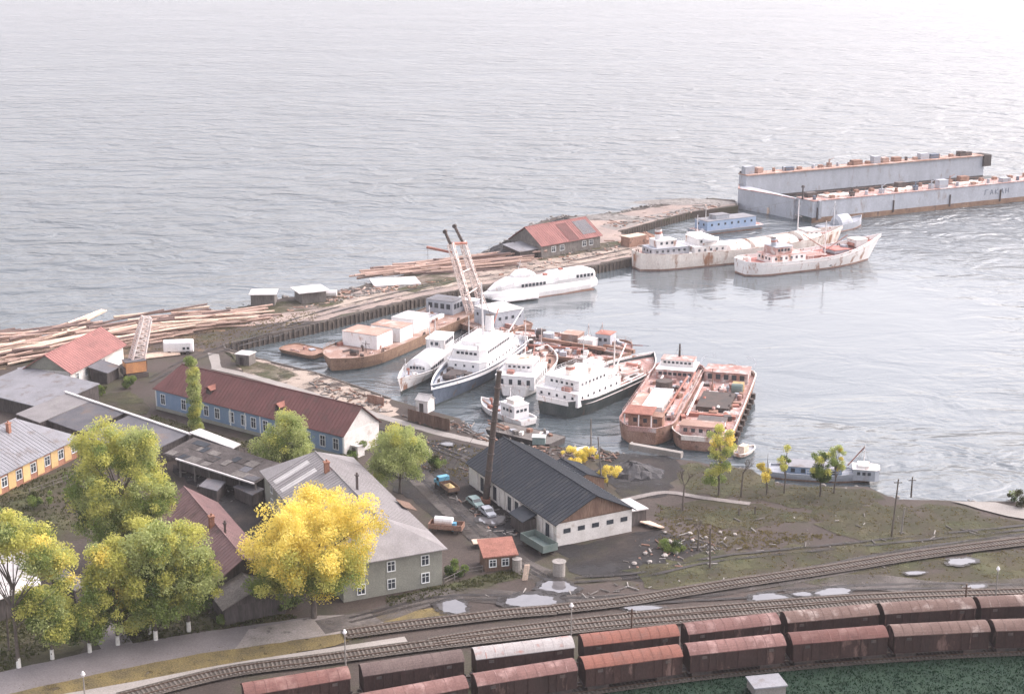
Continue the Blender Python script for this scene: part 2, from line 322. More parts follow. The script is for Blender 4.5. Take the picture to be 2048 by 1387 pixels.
# rubble along the outer shore
mb = MB(); r = random.Random(5)
def rock(mb, c, s, r):
    n = 6; rings = []
    for k, (zz, rr) in enumerate(((-.6,.7),(-.1,1),(.35,.8),(.6,.3))):
        rings.append([(c[0]+s*rr*math.cos(i*2*math.pi/n+k)*r.uniform(.7,1.2), c[1]+s*rr*math.sin(i*2*math.pi/n+k)*r.uniform(.7,1.2), c[2]+s*zz*.8) for i in range(n)])
    mb.loft(rings)
for i in range(6, ci-1):
    a, b = cw[i], cw[i+1]
    for k in range(int((b-a).length*1.1)):
        p = a.lerp(b, r.random()) + Vector((r.uniform(-1.6,1.6), r.uniform(-2.4,1.2), r.uniform(-.9,.3)))
        rock(mb, p, r.uniform(.3,1.1), r)
for a, b in zip(cw[46:], cw[47:]):
    for k in range(int(min(120,(b-a).length)*.8)):
        p = a.lerp(b, r.random()) + Vector((r.uniform(-.8,.8), r.uniform(-.8,1.6), r.uniform(-1.2,.0)))
        rock(mb, p, r.uniform(.2,.65), r)
mb.build('shore_rubble', M['stone'], kind='stuff')

LAY = [0.004]
def patch(name, m, pts, amp=.5, step=2.0, closed=True, kind='structure'):
    LAY[0] += .004
    q = roughen([at(*p) for p in pts], amp, step, True, int(LAY[0]*1e4))
    mb = MB(); mb.add([(p.x,p.y,LAY[0]) for p in q], [tuple(range(len(q)))])
    return mb.build(name, M[m] if isinstance(m,str) else m, kind=kind)
def smooth_line(px, step=2.0, world=False):
    P = [Vector((p[0],p[1],0)) for p in px] if world else [at(*p) for p in px]
    P = [P[0]*2-P[1]] + P + [P[-1]*2-P[-2]]; out = []
    for i in range(1, len(P)-2):
        k = max(2, int((P[i+1]-P[i]).length/step))
        for j in range(k):
            t = j/k; a,b,c,d = P[i-1:i+3]
            out.append(.5*((2*b)+(c-a)*t+(2*a-5*b+4*c-d)*t*t+(3*b-a-3*c+d)*t**3))
    out.append(P[-2]); return out
def offs(line, s):
    out = []
    for i, p in enumerate(line):
        d = line[min(i+1,len(line)-1)] - line[max(i-1,0)]; n = Vector((-d.y, d.x, 0)).normalized(); out.append(p+n*s)
    return out
def ribbon(name, m, px, wd, z=None, world=False, parent=None, kind='structure', jit=0):
    if z is None: LAY[0] += .004; z = LAY[0]
    ln = smooth_line(px, 2.0, world); a = offs(ln, wd/2); b = offs(ln, -wd/2)
    if jit:
        for q in a+b: q += Vector((random.uniform(-jit,jit), random.uniform(-jit,jit), 0))
    vs = [(p.x,p.y,z) for p in a]+[(p.x,p.y,z) for p in b]; n = len(a)
    mb = MB(); mb.add(vs, [(i+n, i+1+n, i+1, i) for i in range(n-1)])
    return mb.build(name, M[m], parent, kind=kind)

# pier and yard surfaces
patch('pier_surface', 'pier_soil', [(490,650),(640,640),(832,594),(1000,563),(1185,529),(1262,513),(1290,500),(1250,470),(1236,462),(1378,423),(1470,410),(1465,402),(1390,402),(1290,418),(1200,434),(1160,436),(1100,470),(1000,520),(900,537),(790,562),(690,590),(560,610)], .8)
patch('pier_road', 'sand', [(560,655),(640,625),(830,588),(1000,556),(1185,524),(1262,509),(1262,490),(1100,516),(1000,538),(850,567),(700,590),(600,630)], .8)
patch('mole_road', 'concrete_worn', [(1200,452),(1290,432),(1380,414),(1460,402),(1462,408),(1378,422),(1300,442),(1230,461)], .5)
patch('grass_patch', 'grass', [(480,612),(600,600),(690,590),(690,605),(640,618),(560,628),(490,622)], .8)
patch('grass_patch', 'grass', [(800,555),(900,545),(930,560),(830,585),(780,580)], .8)
patch('grass_patch', 'grass', [(1050,462),(1090,444),(1150,438),(1160,452),(1100,470),(1060,480)], .6)
patch('grass_patch', 'grass', [(1060,510),(1200,486),(1250,480),(1240,492),(1080,522)], .5)
patch('log_yard', 'rust_soil', [(-100,745),(20,740),(240,720),(420,700),(480,625),(300,635),(120,672),(0,695),(-100,705)], 1.5)
patch('bank_soil', 'sand', [(460,703),(630,748),(780,800),(800,830),(760,838),(620,790),(480,742)], .8)
patch('grass_patch', 'grass', [(452,702),(520,722),(600,750),(560,765),(480,740)], .6)
patch('coal_heap_ground', 'coal_patch', [(975,500),(1040,470),(1075,480),(1080,512),(1010,520),(985,515)], .8)
ribbon('bank_path', 'concrete', [(428,735),(520,757),(640,793),(760,832),(880,866),(1000,893)], 2.4, jit=.12)
patch('concrete_pad', 'concrete', [(415,705),(437,708),(443,735),(424,738)], .1)
patch('yard_mud', 'coal_patch', [(740,860),(900,880),(990,905),(1010,1000),(1110,1100),(1060,1130),(900,1060),(760,960)], 1)
patch('hall_yard_dirt', 'coal_patch', [(1115,1095),(1265,1064),(1330,1060),(1430,1090),(1450,1140),(1280,1160),(1150,1150)], 1.2)
patch('bank_dirt', 'coal_patch', [(1190,905),(1330,910),(1370,935),(1330,990),(1260,1000),(1210,960)], 1)
patch('grass_patch', 'grass', [(1370,925),(1500,940),(1560,968),(1730,976),(1770,1000),(1700,1020),(1560,1010),(1380,985),(1355,960)], 1)
patch('grass_patch', 'grass', [(1320,1010),(1420,1000),(1560,1015),(1650,1035),(1500,1060),(1380,1045),(1310,1035)], 1.2)
patch('grass_patch', 'grass', [(1600,1010),(1900,1010),(2060,1050),(2060,1090),(1850,1110),(1650,1060)], 1.6)
patch('grass_patch', 'grass', [(1250,1140),(1400,1110),(1600,1090),(1850,1085),(1700,1130),(1450,1170),(1280,1180)], 1.6)
patch('grass_patch', 'grass', [(1550,1165),(1800,1120),(2080,1095),(2080,1180),(1850,1180)], 1.6)
patch('grass_patch', 'grass', [(770,1195),(890,1170),(1000,1140),(1060,1130),(1060,1150),(930,1185),(780,1215)], .6)
patch('grass_patch', 'grass', [(0,980),(150,930),(200,960),(340,1010),(330,1060),(120,1080),(0,1060)], 1)
patch('grass_patch', 'grass', [(300,828),(420,862),(540,898),(640,925),(600,935),(480,895),(300,842)], .5)
patch('grass_patch', 'grass', [(150,800),(260,780),(300,815),(290,830),(170,815)], .6)
patch('courtyard_mud', 'coal_patch', [(340,930),(540,960),(620,1020),(520,1090),(420,1010)], .8)
patch('grass_patch', 'grass', [(0,1200),(140,1190),(180,1260),(150,1320),(0,1345)], 1)
patch('grass_patch', 'grass', [(215,1210),(420,1230),(540,1215),(600,1235),(420,1262),(240,1290)], 1)
ribbon('foot_path', 'asphalt', [(160,1180),(200,1240),(245,1310),(270,1360)], 4.5)
patch('railway_yard', 'leaf_litter', [(-200,1440),(0,1375),(400,1290),(780,1228),(900,1215),(900,1235),(500,1330),(300,1400),(0,1460)], .6)
patch('station_platform_path', 'asphalt', [(-200,1415),(0,1345),(220,1295),(420,1262),(640,1232),(740,1228),(778,1252),(560,1285),(400,1307),(220,1343),(0,1392),(-200,1440)], .15)
patch('platform_end', 'concrete_worn', [(500,1258),(640,1232),(742,1228),(778,1252),(560,1285),(470,1298)], .2)
ribbon('mud_road', 'mud_track', [(2100,1072),(1850,1105),(1600,1150),(1350,1190),(1150,1205),(900,1190),(760,1230),(640,1255)], 5)
ribbon('mud_road', 'mud_track', [(800,915),(870,985),(960,1070),(1040,1130),(1100,1160),(1130,1210)], 5)
ribbon('mud_road', 'mud_track', [(1560,1170),(1750,1165),(1900,1180),(2100,1170)], 6)
ribbon('grass_lane', 'concrete_worn', [(1250,1000),(1330,985),(1400,995),(1500,1008)], 1.6)
for q in ([(790,905),(870,980),(960,1065),(1045,1128),(1105,1165),(1140,1215)],[(760,860),(860,890),(960,930)],[(2100,1066),(1850,1098),(1600,1143),(1350,1184),(1150,1200),(900,1196),(700,1240)],[(2100,1176),(1900,1172),(1700,1176),(1500,1190),(1300,1202)],[(1150,1160),(1280,1150),(1420,1120),(1600,1100),(1850,1075),(2100,1050)],[(300,760),(380,720),(470,690),(620,650)],[(500,668),(700,612),(880,572),(1100,535),(1260,502)]):
    for d_ in (-4, 5): ribbon('wheel_rut', 'wheel_rut', [(x, y+d_) for x, y in q], .7, jit=.12)
patch('slipway', 'concrete', [(1905,1003),(1990,1006),(2050,1016),(2080,1040),(2020,1035),(1960,1020)], .4)
patch('embankment_grass', mat('embankment_grass', (.010,.032,.019), (.017,.042,.023), scale=.4, fine=.4, bump=.8, bscale=3), [(900,1420),(1150,1380),(1500,1345),(2100,1305),(2300,1450),(900,1600)], .5)

# puddles: still water lying in the yard
def puddle(px, py, w_, h_, seed):
    r = random.Random(seed); LAY[0] += .004
    pts = []
    n = 56; ph = [r.uniform(0,6.28) for _ in range(6)]; LAY[0] += .004
    for i in range(n):
        t = 2*math.pi*i/n; k = 1+.10*math.sin(2*t+ph[0])+.07*math.sin(3*t+ph[1])+.06*math.sin(5*t+ph[2])+.05*math.sin(9*t+ph[3])+.035*math.sin(14*t+ph[4])+.02*math.sin(23*t+ph[5])
        pts.append(at(px+w_/2*k*math.cos(t), py+h_/2*k*math.sin(t)))
    cc = sum(pts, Vector())/n; mb = MB(); mb.add([(cc.x+(p.x-cc.x)*1.35,cc.y+(p.y-cc.y)*1.5,LAY[0]-.004) for p in pts], [tuple(range(n))]); mb.build('wet_mud', M['wet_mud'], kind='structure')
    mb = MB(); mb.add([(p.x,p.y,LAY[0]) for p in pts], [tuple(range(n))])
    mb.build('puddle', M['puddle'], kind='structure')
for i, p in enumerate([(905,1215,62,24),(1066,1205,94,30),(1115,1175,70,22),(1285,1218,66,11),(1538,1197,64,17),(1668,1187,70,17),(1605,1190,40,7),(1810,1187,42,8),(1765,1190,40,6),(1922,1125,52,13),(1830,1148,40,6),(1952,1175,36,8),(985,1041,50,18),(1460,1216,16,5),(895,890,22,7)]): puddle(*p, i)

# ------------------------------------------------------------------ railway tracks
def track(px, world=False, sleepers=True):
    t = thing('railway_track', '', 'track')
    ribbon('ballast', 'ballast', px, 3.6, LAY[0]+.03, world, t); LAY[0] += .004
    ln = smooth_line(px, .62, world)
    for s in (-.8,.8):
        a = offs(ln, s-.05); b = offs(ln, s+.05); n = len(a); mb = MB(); z0, z1 = LAY[0]+.05, LAY[0]+.24
        mb.add([(p.x,p.y,z1) for p in a]+[(p.x,p.y,z1) for p in b]+[(p.x,p.y,z0) for p in a]+[(p.x,p.y,z0) for p in b],
               [f for i in range(n-1) for f in ((i,i+1,n+i+1,n+i),(2*n+i,2*n+i+1,i+1,i),(n+i,n+i+1,3*n+i+1,3*n+i))])
        mb.build('rail', M['rail'], t)
    mb = MB()
    for i in range(0, len(ln)-1):
        p = ln[i]; d = ln[i+1]-ln[i]
        mb.ob((p.x,p.y,LAY[0]+.06), (.26,2.7,.1), math.atan2(d.y,d.x))
    mb.build('sleepers', M['sleeper'], t, kind='stuff')
    return t
FRONT = [(-49,162.5),(-34.6,169.2),(-20.2,175.2),(-5.6,180.8),(8.9,185.6),(23.7,189.7),(38.5,193.0),(53.6,195.6),(68.5,197.3),(83.6,198.2),(98.6,198.5)]
REAR = [(-51,171.6),(-36.2,178.0),(-21.3,183.4),(-6.1,188.3),(9.1,192.4),(24.0,196.0),(39.0,199.8),(53.9,202.8),(68.7,205.0),(83.7,206.5),(98.7,207.0)]
NX = dict(front=(.27,-.96))
for nm, px, wd in (('track under the nearer row of wagons', FRONT, True), ('track under the farther row of wagons', REAR, True),
    ('empty track just behind the wagons', [(240,1400),(450,1348),(640,1322),(900,1287),(1240,1250),(1560,1225),(1800,1205),(2080,1195)], False),
    ('empty middle track with light ballast behind the wagons', [(862,1288),(1000,1267),(1240,1239),(1560,1211),(1800,1195),(2080,1186)], False),
    ('overgrown track with bare sleepers beside the platform end', [(690,1270),(800,1255),(900,1243),(1010,1230),(1110,1222)], False),
    ('lone spur climbing across the yard to the right', [(1110,1221),(1260,1203),(1450,1172),(1650,1142),(1850,1110),(2080,1080)], False)):
    t = track(px, wd); t['label'] = 'railway ' + nm
ribbon('side_platform', 'concrete', [(120,1402),(300,1370),(450,1341),(640,1311),(815,1284)], 3.3, z=.22)

# haze -----------------------------------------------------------------
hm = bpy.data.materials.new('haze'); hm.use_nodes = True; hm.node_tree.nodes.clear()
pv = hm.node_tree.nodes.new('ShaderNodeVolumePrincipled'); pv.inputs['Color'].default_value = (.96,.95,.98,1); pv.inputs['Density'].default_value = .00009; pv.inputs['Anisotropy'].default_value = 0
ho = hm.node_tree.nodes.new('ShaderNodeOutputMaterial'); hm.node_tree.links.new(pv.outputs[0], ho.inputs['Volume'])
mb = MB(); mb.box(-4700,4700,-500,7700,-7,104); mb.build('haze', hm, kind='stuff')

# ------------------------------------------------------------------ windows and houses
WIN = {}
def win_mesh(w_, h_, fr, fm, ft=.14, mull=True):
    k = (w_,h_,fr,fm)
    if k not in WIN:
        f = MB(); a, b = w_/2, h_/2
        f.box(-a-ft,-a,-.09,.02,-b-ft,b+ft); f.box(a,a+ft,-.09,.02,-b-ft,b+ft); f.box(-a,a,-.09,.02,b,b+ft); f.box(-a-ft*.5,a+ft*.5,-.13,.02,-b-ft,-b)
        if mull: f.box(-.04,.04,-.07,.0,-b,b); f.box(-a,-.04,-.06,.0,b*.25,b*.25+.07); f.box(.04,a,-.06,.0,b*.25,b*.25+.07)
        p = MB(); p.box(-a,a,-.03,.01,-b,b)
        WIN[k] = (f.mesh('window', M[fm]), p.mesh('pane', M['glass']))
    return WIN[k]
def window(parent, loc, rz, w_=1.2, h_=1.7, fm='frame_white', ft=.14, mull=True):
    f, p = win_mesh(w_, h_, ft, fm, ft, mull)
    o = link('window', f, parent, loc=loc, rz=rz); link('pane', p, o); return o
PORT = {}
def port(parent, loc, rz, w_=.8, h_=.8):
    k = (w_,h_)
    if k not in PORT:
        p = MB(); p.box(-w_/2,w_/2,-.05,.02,-h_/2,h_/2); PORT[k] = p.mesh('window', M['glass'])
    return link('window', PORT[k], parent, loc=loc, rz=rz)

def house(name, label, cat, org, rz, L, W, eave, ridge, wall, roof, hl=0, hr=0, over=.5, group=None, wins=(), ridge_y=.5, gable=None, roof2=None):
    """local x along the ridge 0..L, y depth 0..W (y=0 is the front). wins: (side, pos, z, w, h)"""
    t = thing(name, label, cat, org, rz, group); yr = W*ridge_y
    mb = MB(); mb.prism([(0,0),(L,0),(L,W),(0,W)], 0, eave); wl = mb.build('wall', M[wall], t)
    if ridge > eave:
        if hl <= 0 or hr <= 0:
            for x0, on in ((0, hl <= 0),(L-.2, hr <= 0)):
                if on: MB().loft([[(x0,.02,eave),(x0,W-.02,eave),(x0,yr,ridge-.1)],[(x0+.2,.02,eave),(x0+.2,W-.02,eave),(x0+.2,yr,ridge-.1)]]).build('gable', M[gable or wall], t)
        sl = (ridge-eave)/yr; sl2 = (ridge-eave)/(W-yr); e = eave-over*sl; e2 = eave-over*sl2
        x0, x1 = (hl if hl > 0 else -over), (L-hr if hr > 0 else L+over)
        a = [(-over,-over,e),(L+over,-over,e),(x1,yr,ridge),(x0,yr,ridge)]
        b = [(L+over,W+over,e2),(-over,W+over,e2),(x0,yr,ridge),(x1,yr,ridge)]
        MB().slab([(p[0],p[1],p[2]+.12) for p in a], .14).build('roof', M[roof], t)
        MB().slab([(p[0],p[1],p[2]+.12) for p in b], .14).build('roof', M[roof2 or roof], t)
        if hl > 0: MB().slab([(p[0],p[1],p[2]+.12) for p in ((-over,W+over,e2),(-over,-over,e),(x0,yr,ridge))], .14).build('roof', M[roof], t)
        if hr > 0: MB().slab([(p[0],p[1],p[2]+.12) for p in ((L+over,-over,e),(L+over,W+over,e2),(x1,yr,ridge))], .14).build('roof', M[roof], t)
        if roof in ('roof_brown','roof_red','roof_pink','roof_pale','roof_slate','tin_red','roof_black','roof_grey'):
            mb = MB(); k = max(4,int((x1-x0)/.95))
            for i in range(k+1):
                x = x0+(x1-x0)*i/k
                for y_e, z_e in ((-over,e),(W+over,e2)):
                    mb.add([(x-.035,y_e,z_e+.12),(x+.035,y_e,z_e+.12),(x+.035,yr,ridge+.12),(x-.035,yr,ridge+.12),(x-.035,y_e,z_e+.19),(x+.035,y_e,z_e+.19),(x+.035,yr,ridge+.19),(x-.035,yr,ridge+.19)],[(4,5,6,7),(0,4,7,3),(1,2,6,5),(0,1,5,4)])
            mb.build('roof_seams', M[roof], t, kind='stuff')
        MB().tube((x0,yr,ridge+.14),(x1,yr,ridge+.14),.13).build('ridge_cap', M[roof], t)
    else:   # flat or single-pitch roof: ridge_y gives the rise towards the back
        rise = ridge_y if ridge_y != .5 else 0
        MB().slab([(-over,-over,eave+.2),(L+over,-over,eave+.2),(L+over,W+over,eave+.2+rise),(-over,W+over,eave+.2+rise)], .2).build('roof', M[roof], t)
        if rise: 
            mb = MB(); mb.add([(0,.03,eave),(L,.03,eave),(L,W,eave),(0,W,eave),(0,W,eave+rise-.02),(L,W,eave+rise-.02)],[(0,3,4),(1,5,2),(3,2,5,4),(0,4,5,1)]); mb.build('upper_wall', M[wall], t)
    for s, p, z, w_, h_ in wins:
        loc, r_ = {'f':((p,-.01,z),0),'b':((p,W+.01,z),math.pi),'l':((-.01,p,z),-math.pi/2),'r':((L+.01,p,z),math.pi/2)}[s]
        window(t, loc, r_, w_, h_)
    return t
def chimney(t, x, y, z0, z1, m='brick', s=.7):
    mb = MB(); mb.box(x-s/2,x+s/2,y-s/2,y+s/2,z0,z1); mb.box(x-s/2-.12,x+s/2+.12,y-s/2-.12,y+s/2+.12,z1,z1+.2); mb.box(x-.12,x+.12,y-.12,y+.12,z1+.2,z1+.6)
    return mb.build('chimney', M[m], t)
def door(t, x, y, rz, w_=1.1, h_=2.1, m='brown_plank', z=0):
    mb = MB(); mb.box(-w_/2,w_/2,-.06,.02,0,h_); o = mb.build('door', M[m], t); o.location = (x,y,z); o.rotation_euler = (0,0,rz)
    mb = MB(); mb.box(w_*.3,w_*.38,-.11,-.06,h_*.45,h_*.52); mb.build('handle', M['dark_metal'], o); return o

# blue log-built office block
ea, eb = at(303,774,5), at(687,871,5); rz = head(ea, eb); Lb = (eb-ea).length-1.2
u = Vector((math.cos(rz), math.sin(rz), 0)); nn = Vector((-u.y,u.x,0))
org = ea + u*.6 + nn*.6; org.z = 0
def along(px, py, z, o_=None, uu=None): return (at(px,py,z)-(o_ or org)).dot(uu or u)
wins = [('f', along(x, y, 2.5), 2.6, 1.25, 2.15) for x, y in ((314,803),(361,812),(411,822),(429,829),(459,836),(481,843),(501,848),(523,855),(548,861),(575,868),(610,876),(639,884),(665,891))]
blue = house('blue_house', 'long blue office house with white window frames and brown roof beside the basin path', 'house', org, rz, Lb, 10.5, 5, 9.4, 'wall_blue', 'roof_brown', hl=3.0, hr=0, wins=wins, over=.5, gable='wall_white')
MB().box(Lb+.001,Lb+.16,.0,10.5,.05,5.0).build('end_wall', M['wall_white'], blue)
MB().box(-.12,Lb+.12,-.14,10.64,0,.7).build('plinth', M['wall_grey'], blue)
for x in (.06, 12.5, Lb*.42, Lb*.5, Lb*.58, Lb*.75, Lb-.06): MB().box(x-.14,x+.14,-.1,.0,.7,5).build('corner_board', M['frame_white'], blue)
for f in (.285,.655):
    x = Lb*f; d = MB(); d.box(x-.7,x+.7,1.0,3.0,5.9,6.9); dm = d.build('dormer', M['dark_plank'], blue)
    mb = MB(); mb.slab([(x-1,.7,7.0),(x,.7,7.75),(x,3.9,7.75),(x-1,3.9,7.0)],.1); mb.slab([(x,.7,7.75),(x+1,.7,7.0),(x+1,3.9,7.0),(x,3.9,7.75)],.1); mb.build('dormer_roof', M['tin_red'], dm)
# grey two-storey house with hipped slate roof
A = at(885,1168); B = at(765,1190); uw = (A-B).normalized(); lw = Vector((-uw.y, uw.x, 0))
rzg = head(Vector((0,0)), lw)            # local x runs away from the front
g_or = A - Vector((0,0,0)); Lg, Wg = 46.0, 16.5
# local y must point left of +x => from A towards B
wl = [('l', q, z, 1.15, 1.5) for q in (2.9, 8.6, 13.6) for z in (1.7, 4.7)] + [('b', x, z, 1.15, 1.5) for x in (6,12,18,24,30,36,41) for z in (1.8,4.7)]
grey = house('grey_house', 'two-storey grey house with hipped slate roof behind the yellow tree', 'house', g_or, rzg, Lg, Wg, 6.5, 10.4, 'wall_grey', 'roof_slate', hl=7.5, hr=5.0, wins=wl, over=.7)
sl = (10.4-6.5)/(Wg/2)
for x in (34.2, 38.6):
    q = []
    for yy in (10.2, 16.6):
        z = 10.4 - (yy-Wg/2)*sl + .17; q.append((yy, z))
    MB().slab([(x-.9,q[1][0],q[1][1]),(x-.9,q[0][0],q[0][1]),(x+.9,q[0][0],q[0][1]),(x+.9,q[1][0],q[1][1])], .05).build('skylight', M['roof_white'], grey)
chimney(grey, 21, 7.0, 9.5, 12.4, 'dark_metal', .35); chimney(grey, 31, 9.2, 9.5, 11.8, 'brick', .8)
mb = MB(); mb.slab([(17,-2.2,6.2),(21,-2.2,6.2),(21,.2,7.2),(17,.2,7.2)],.12); mb.build('porch_roof', M['brown_plank'], grey)

# workshop hall: white walls, black roof
A = at(1113,1093); B = at(1263,1062); uw = (B-A).normalized(); lw = Vector((-uw.y, uw.x, 0)); rzh = head(Vector((0,0)), lw)
Wh = (B-A).length; Lh = 34.0
hall = house('workshop_hall', 'white-walled workshop with long black gabled roof beside the tall iron chimney', 'workshop', B, rzh, Lh, Wh, 4.3, 8.0, 'wall_white', 'roof_black', over=.55, gable='brown_plank', roof2='roof_black')
for q in (1.6, 4.4, 7.3, 10.1, 12.9): port(hall, (-.012, q, 2.6), -math.pi/2, 1.35, .8)
MB().box(-.06,.0,.0,Wh,4.15,4.35).build('beam', M['brown_plank'], hall)
for x in (3.2, 14.6, 17.4, 23.2, 28.4): 
    o = MB().box(-.65,.65,-.03,.05,0,2.6).build('tall_window', M['glass'], hall); o.location = (x, Wh+.02, .5); o.rotation_euler = (0,0,math.pi)
mb = MB(); mb.box(7.2,11.8,Wh,Wh+2.6,0,2.6); ln_ = mb.build('lean_to', M['dark_plank'], hall)
MB().slab([(6.9,Wh+2.9,2.5),(6.9,Wh,3.5),(12.1,Wh,3.5),(12.1,Wh+2.9,2.5)],.12).build('lean_to_roof', M['roof_black'], ln_)
MB().slab([(-.6,-.62,4.12),(Lh+.6,-.62,4.12),(Lh+.6,-.4,4.28),(-.6,-.4,4.28)],.1).build('gutter', M['frame_white'], hall)
for x in (1.2, 5.2, 13, 16, 19.5, 21.5, 25.5, 30.5): MB().box(x-.3,x+.3,Wh,Wh+.16,0,3.5).build('buttress', M['wall_white'], hall)

c = at(971,1004); ct = thing('iron_chimney', 'tall rusty iron chimney pipe leaning beside the black-roofed workshop', 'chimney', c)
mb = MB(); top = Vector((2.6,.4,24.9)); 
for k in range(8): mb.tube(top*(k/8), top*((k+1)/8), .62-.02*k, .60-.02*k, 14)
mb.build('pipe', M['black_iron'], ct, smooth=False)
mb = MB()
for k in range(1,8): 
    p = top*(k/8); mb.tube(p-Vector((.01,0,.1)), p+Vector((.01,0,.1)), .70, .70, 14)
mb.build('flange', M['dark_metal'], ct)
MB().box(-.9,.9,-.9,.9,0,.8).build('base', M['brick'], ct)
for q in ((-9,6),(8,9),(4,-8)): MB().tube(top*.75, (q[0],q[1],.2), .035, .035, 4).build('guy_wire', M['dark_metal'], ct)

# annex behind the hall
A = at(1150,985); an = house('boiler_annex', 'low dark-roofed annex behind the workshop ringed by yellow shrubs', 'shed', at(1208,985), rzh, 9, 8, 2.9, 4.4, 'brown_plank', 'roof_black', over=.3)
house('flat_roof_shed', 'small dark shed with pale square roof right of the workshop gable', 'shed', at(1292,1046), rzh+.05, 5.2, 4.6, 2.7, 2.7, 'dark_plank', 'roof_white', over=.3, ridge_y=.3, wins=())
# red tin shack
A = at(970,1143); sh = house('tin_shack', 'small red tin-roofed shack with white windows beside the yard lane', 'shack', A, head(A, at(1030,1137)), 5.2, 4.0, 2.5, 2.5, 'brown_plank', 'tin_red', over=.35, ridge_y=1.3, wins=[('f',1.3,1.4,1.0,1.1),('f',3.4,1.4,1.0,1.1)])
o = thing('plank_table', 'pale plank platform on crates behind the tin shack', 'platform', at(968,1092), .2)
MB().box(-2,2,-1,1,.9,1.05).build('top', M['log_pale'], o); MB().box(-1.6,1.6,-.8,.8,0,.9).build('base', M['dark_plank'], o)

# white house with red roof, upper left
A = at(143,782); B = at(252,722); rzr = head(A,B); LL = (B-A).length
red = house('red_roof_house', 'white house with faded red roof in front of the log heaps', 'house', A, rzr, LL-1, 11.5, 4.6, 8.2, 'wall_white', 'roof_red', over=.7, wins=[('f',x,2.6,1.0,1.5) for x in (3,7,11,15)]+[('l',3.5,2.6,1,1.5),('l',8,2.6,1,1.5)], gable='wall_grey')
A = at(215,768); house('lean_shed', 'grey lean-to shed in front of the red-roofed white house', 'shed', A, rzr, 5.5, 4.2, 2.6, 2.6, 'dark_plank', 'roof_grey', over=.4, ridge_y=1.2)
A = at(45,772); house('yard_shed', 'small pale-roofed shed left of the red-roofed white house', 'shed', A, rzr-.9, 7, 4.5, 2.2, 2.2, 'dark_plank', 'roof_pale', over=.3, ridge_y=.8)
A = at(100,762); house('yard_shed', 'low grey outhouse tucked against the left gable of the red-roofed house', 'shed', A, rzr-.9, 6, 4, 2.4, 2.4, 'wall_grey', 'roof_grey', over=.2, ridge_y=.6)

# orange-walled house with the wide pale roof, far left
e0, e1 = at(0,950,4.2), at(163,872,4.2); rzo = head(e0, e1); uo = (e1-e0).normalized()
orgo = e0 - uo*22; orgo.z = 0; Lo = (e1-orgo).dot(uo)
orange = house('orange_house', 'wide grey-roofed house with orange brick wall and ochre pilasters at the left edge', 'house', orgo+Vector((-uo.y,uo.x,0))*.6, rzo, Lo-.6, 19, 4.2, 8.6, 'brick', 'roof_pale', hr=6, over=.6, wins=[('f', 23.6+i*4.1, 2.3, 1.4, 1.7) for i in range(7)])
for i in range(8): MB().box(20.6+i*4.1,22.6+i*4.1,-.12,0,.4,3.7).build('pilaster', M['ochre'], orange)
chimney(orange, Lo-17, 8.8, 8, 10.4); chimney(orange, Lo-11.5, 7.3, 7.4, 9.4)
# pale flat-roofed garage behind it
A = at(88,822,2.8); A.z = 0; 
q0, q1 = at(-60,778,3.2), at(88,815,3.2); house('pale_garage', 'long pale-roofed garage at the left edge behind the orange house', 'garage', Vector((q0.x,q0.y,0)), head(q0,q1), (q1-q0).length, 15, 3.0, 3.0, 'dark_plank', 'roof_pale', over=.3, ridge_y=1.6)

# row of sheds with a white ridge board
r0, r1 = at(133,786,4.6), at(375,868,4.6); rzs = head(r0, r1); us = (r1-r0).normalized(); ns = Vector((-us.y,us.x,0))
for i, (f0, f1, dep, mt, lb) in enumerate(((0,.20,12,'roof_slate','pale-roofed end section of the shed row next to the orange house'),(.21,.49,10,'roof_grey','middle grey-roofed section of the long shed row above the trees'),(.55,.99,10.5,'roof_grey','right-hand grey-roofed section of the long shed row above the trees'))):
    Ls = (r1-r0).length; o0 = r0 + us*(Ls*f0) - ns*dep; o0.z = 0
    house('storage_shed', lb, 'shed', o0, rzs, Ls*(f1-f0), dep, 2.7, 2.7, 'dark_plank', mt, over=.25, ridge_y=1.7)
t = thing('ridge_board', 'long white board capping the back edge of the shed row', 'board', Vector((r0.x,r0.y,0)), rzs)
MB().box(-1,(r1-r0).length+1,-.1,.55,4.62,4.85).build('board', M['roof_white'], t); MB().box(0,(r1-r0).length,.35,.5,0,4.62).build('back_wall', M['plank'], t)

# barns in the courtyard
def slab_barn(label, quad, z, hgt, roofm, wallm='dark_plank', name='barn'):
    P = [at(*q, z) for q in quad]; c = sum(P, Vector())/4; t = thing(name, label, name, (c.x,c.y,0))
    L_ = [(p.x-c.x,p.y-c.y) for p in P]
    if (L_[1][0]-L_[0][0])*(L_[2][1]-L_[1][1])-(L_[1][1]-L_[0][1])*(L_[2][0]-L_[1][0]) < 0: L_ = L_[::-1]
    MB().prism(L_, z-.18, z).build('roof', M[roofm], t)
    MB().prism([(x*.93,y*.93) for x,y in L_], 0, z-.18).build('wall', M[wallm], t); return t
slab_barn('dark timber barn with narrow white roof beside the shed row', [(378,864),(400,856),(482,887),(466,896)], 5.0, 5, 'roof_white')
slab_barn('timber barn with short white roof in front of the pale green tree', [(458,911),(488,904),(526,921),(506,931)], 4.2, 4, 'roof_white')
q0, q1 = at(332,905,4), at(512,962,4); t = thing('open_shed', 'long open-fronted dark shed with white eave board in the courtyard', 'shed', Vector((q0.x,q0.y,0)), head(q0,q1))
Lq = (q1-q0).length
MB().box(0,Lq,2.5,7,0,4.4).build('wall', M['dark_plank'], t); MB().slab([(-.3,-.6,3.9),(Lq+.3,-.6,3.9),(Lq+.3,7.2,5.2),(-.3,7.2,5.2)],.16).build('roof', M['dark_plank'], t)
rq = random.Random(4)
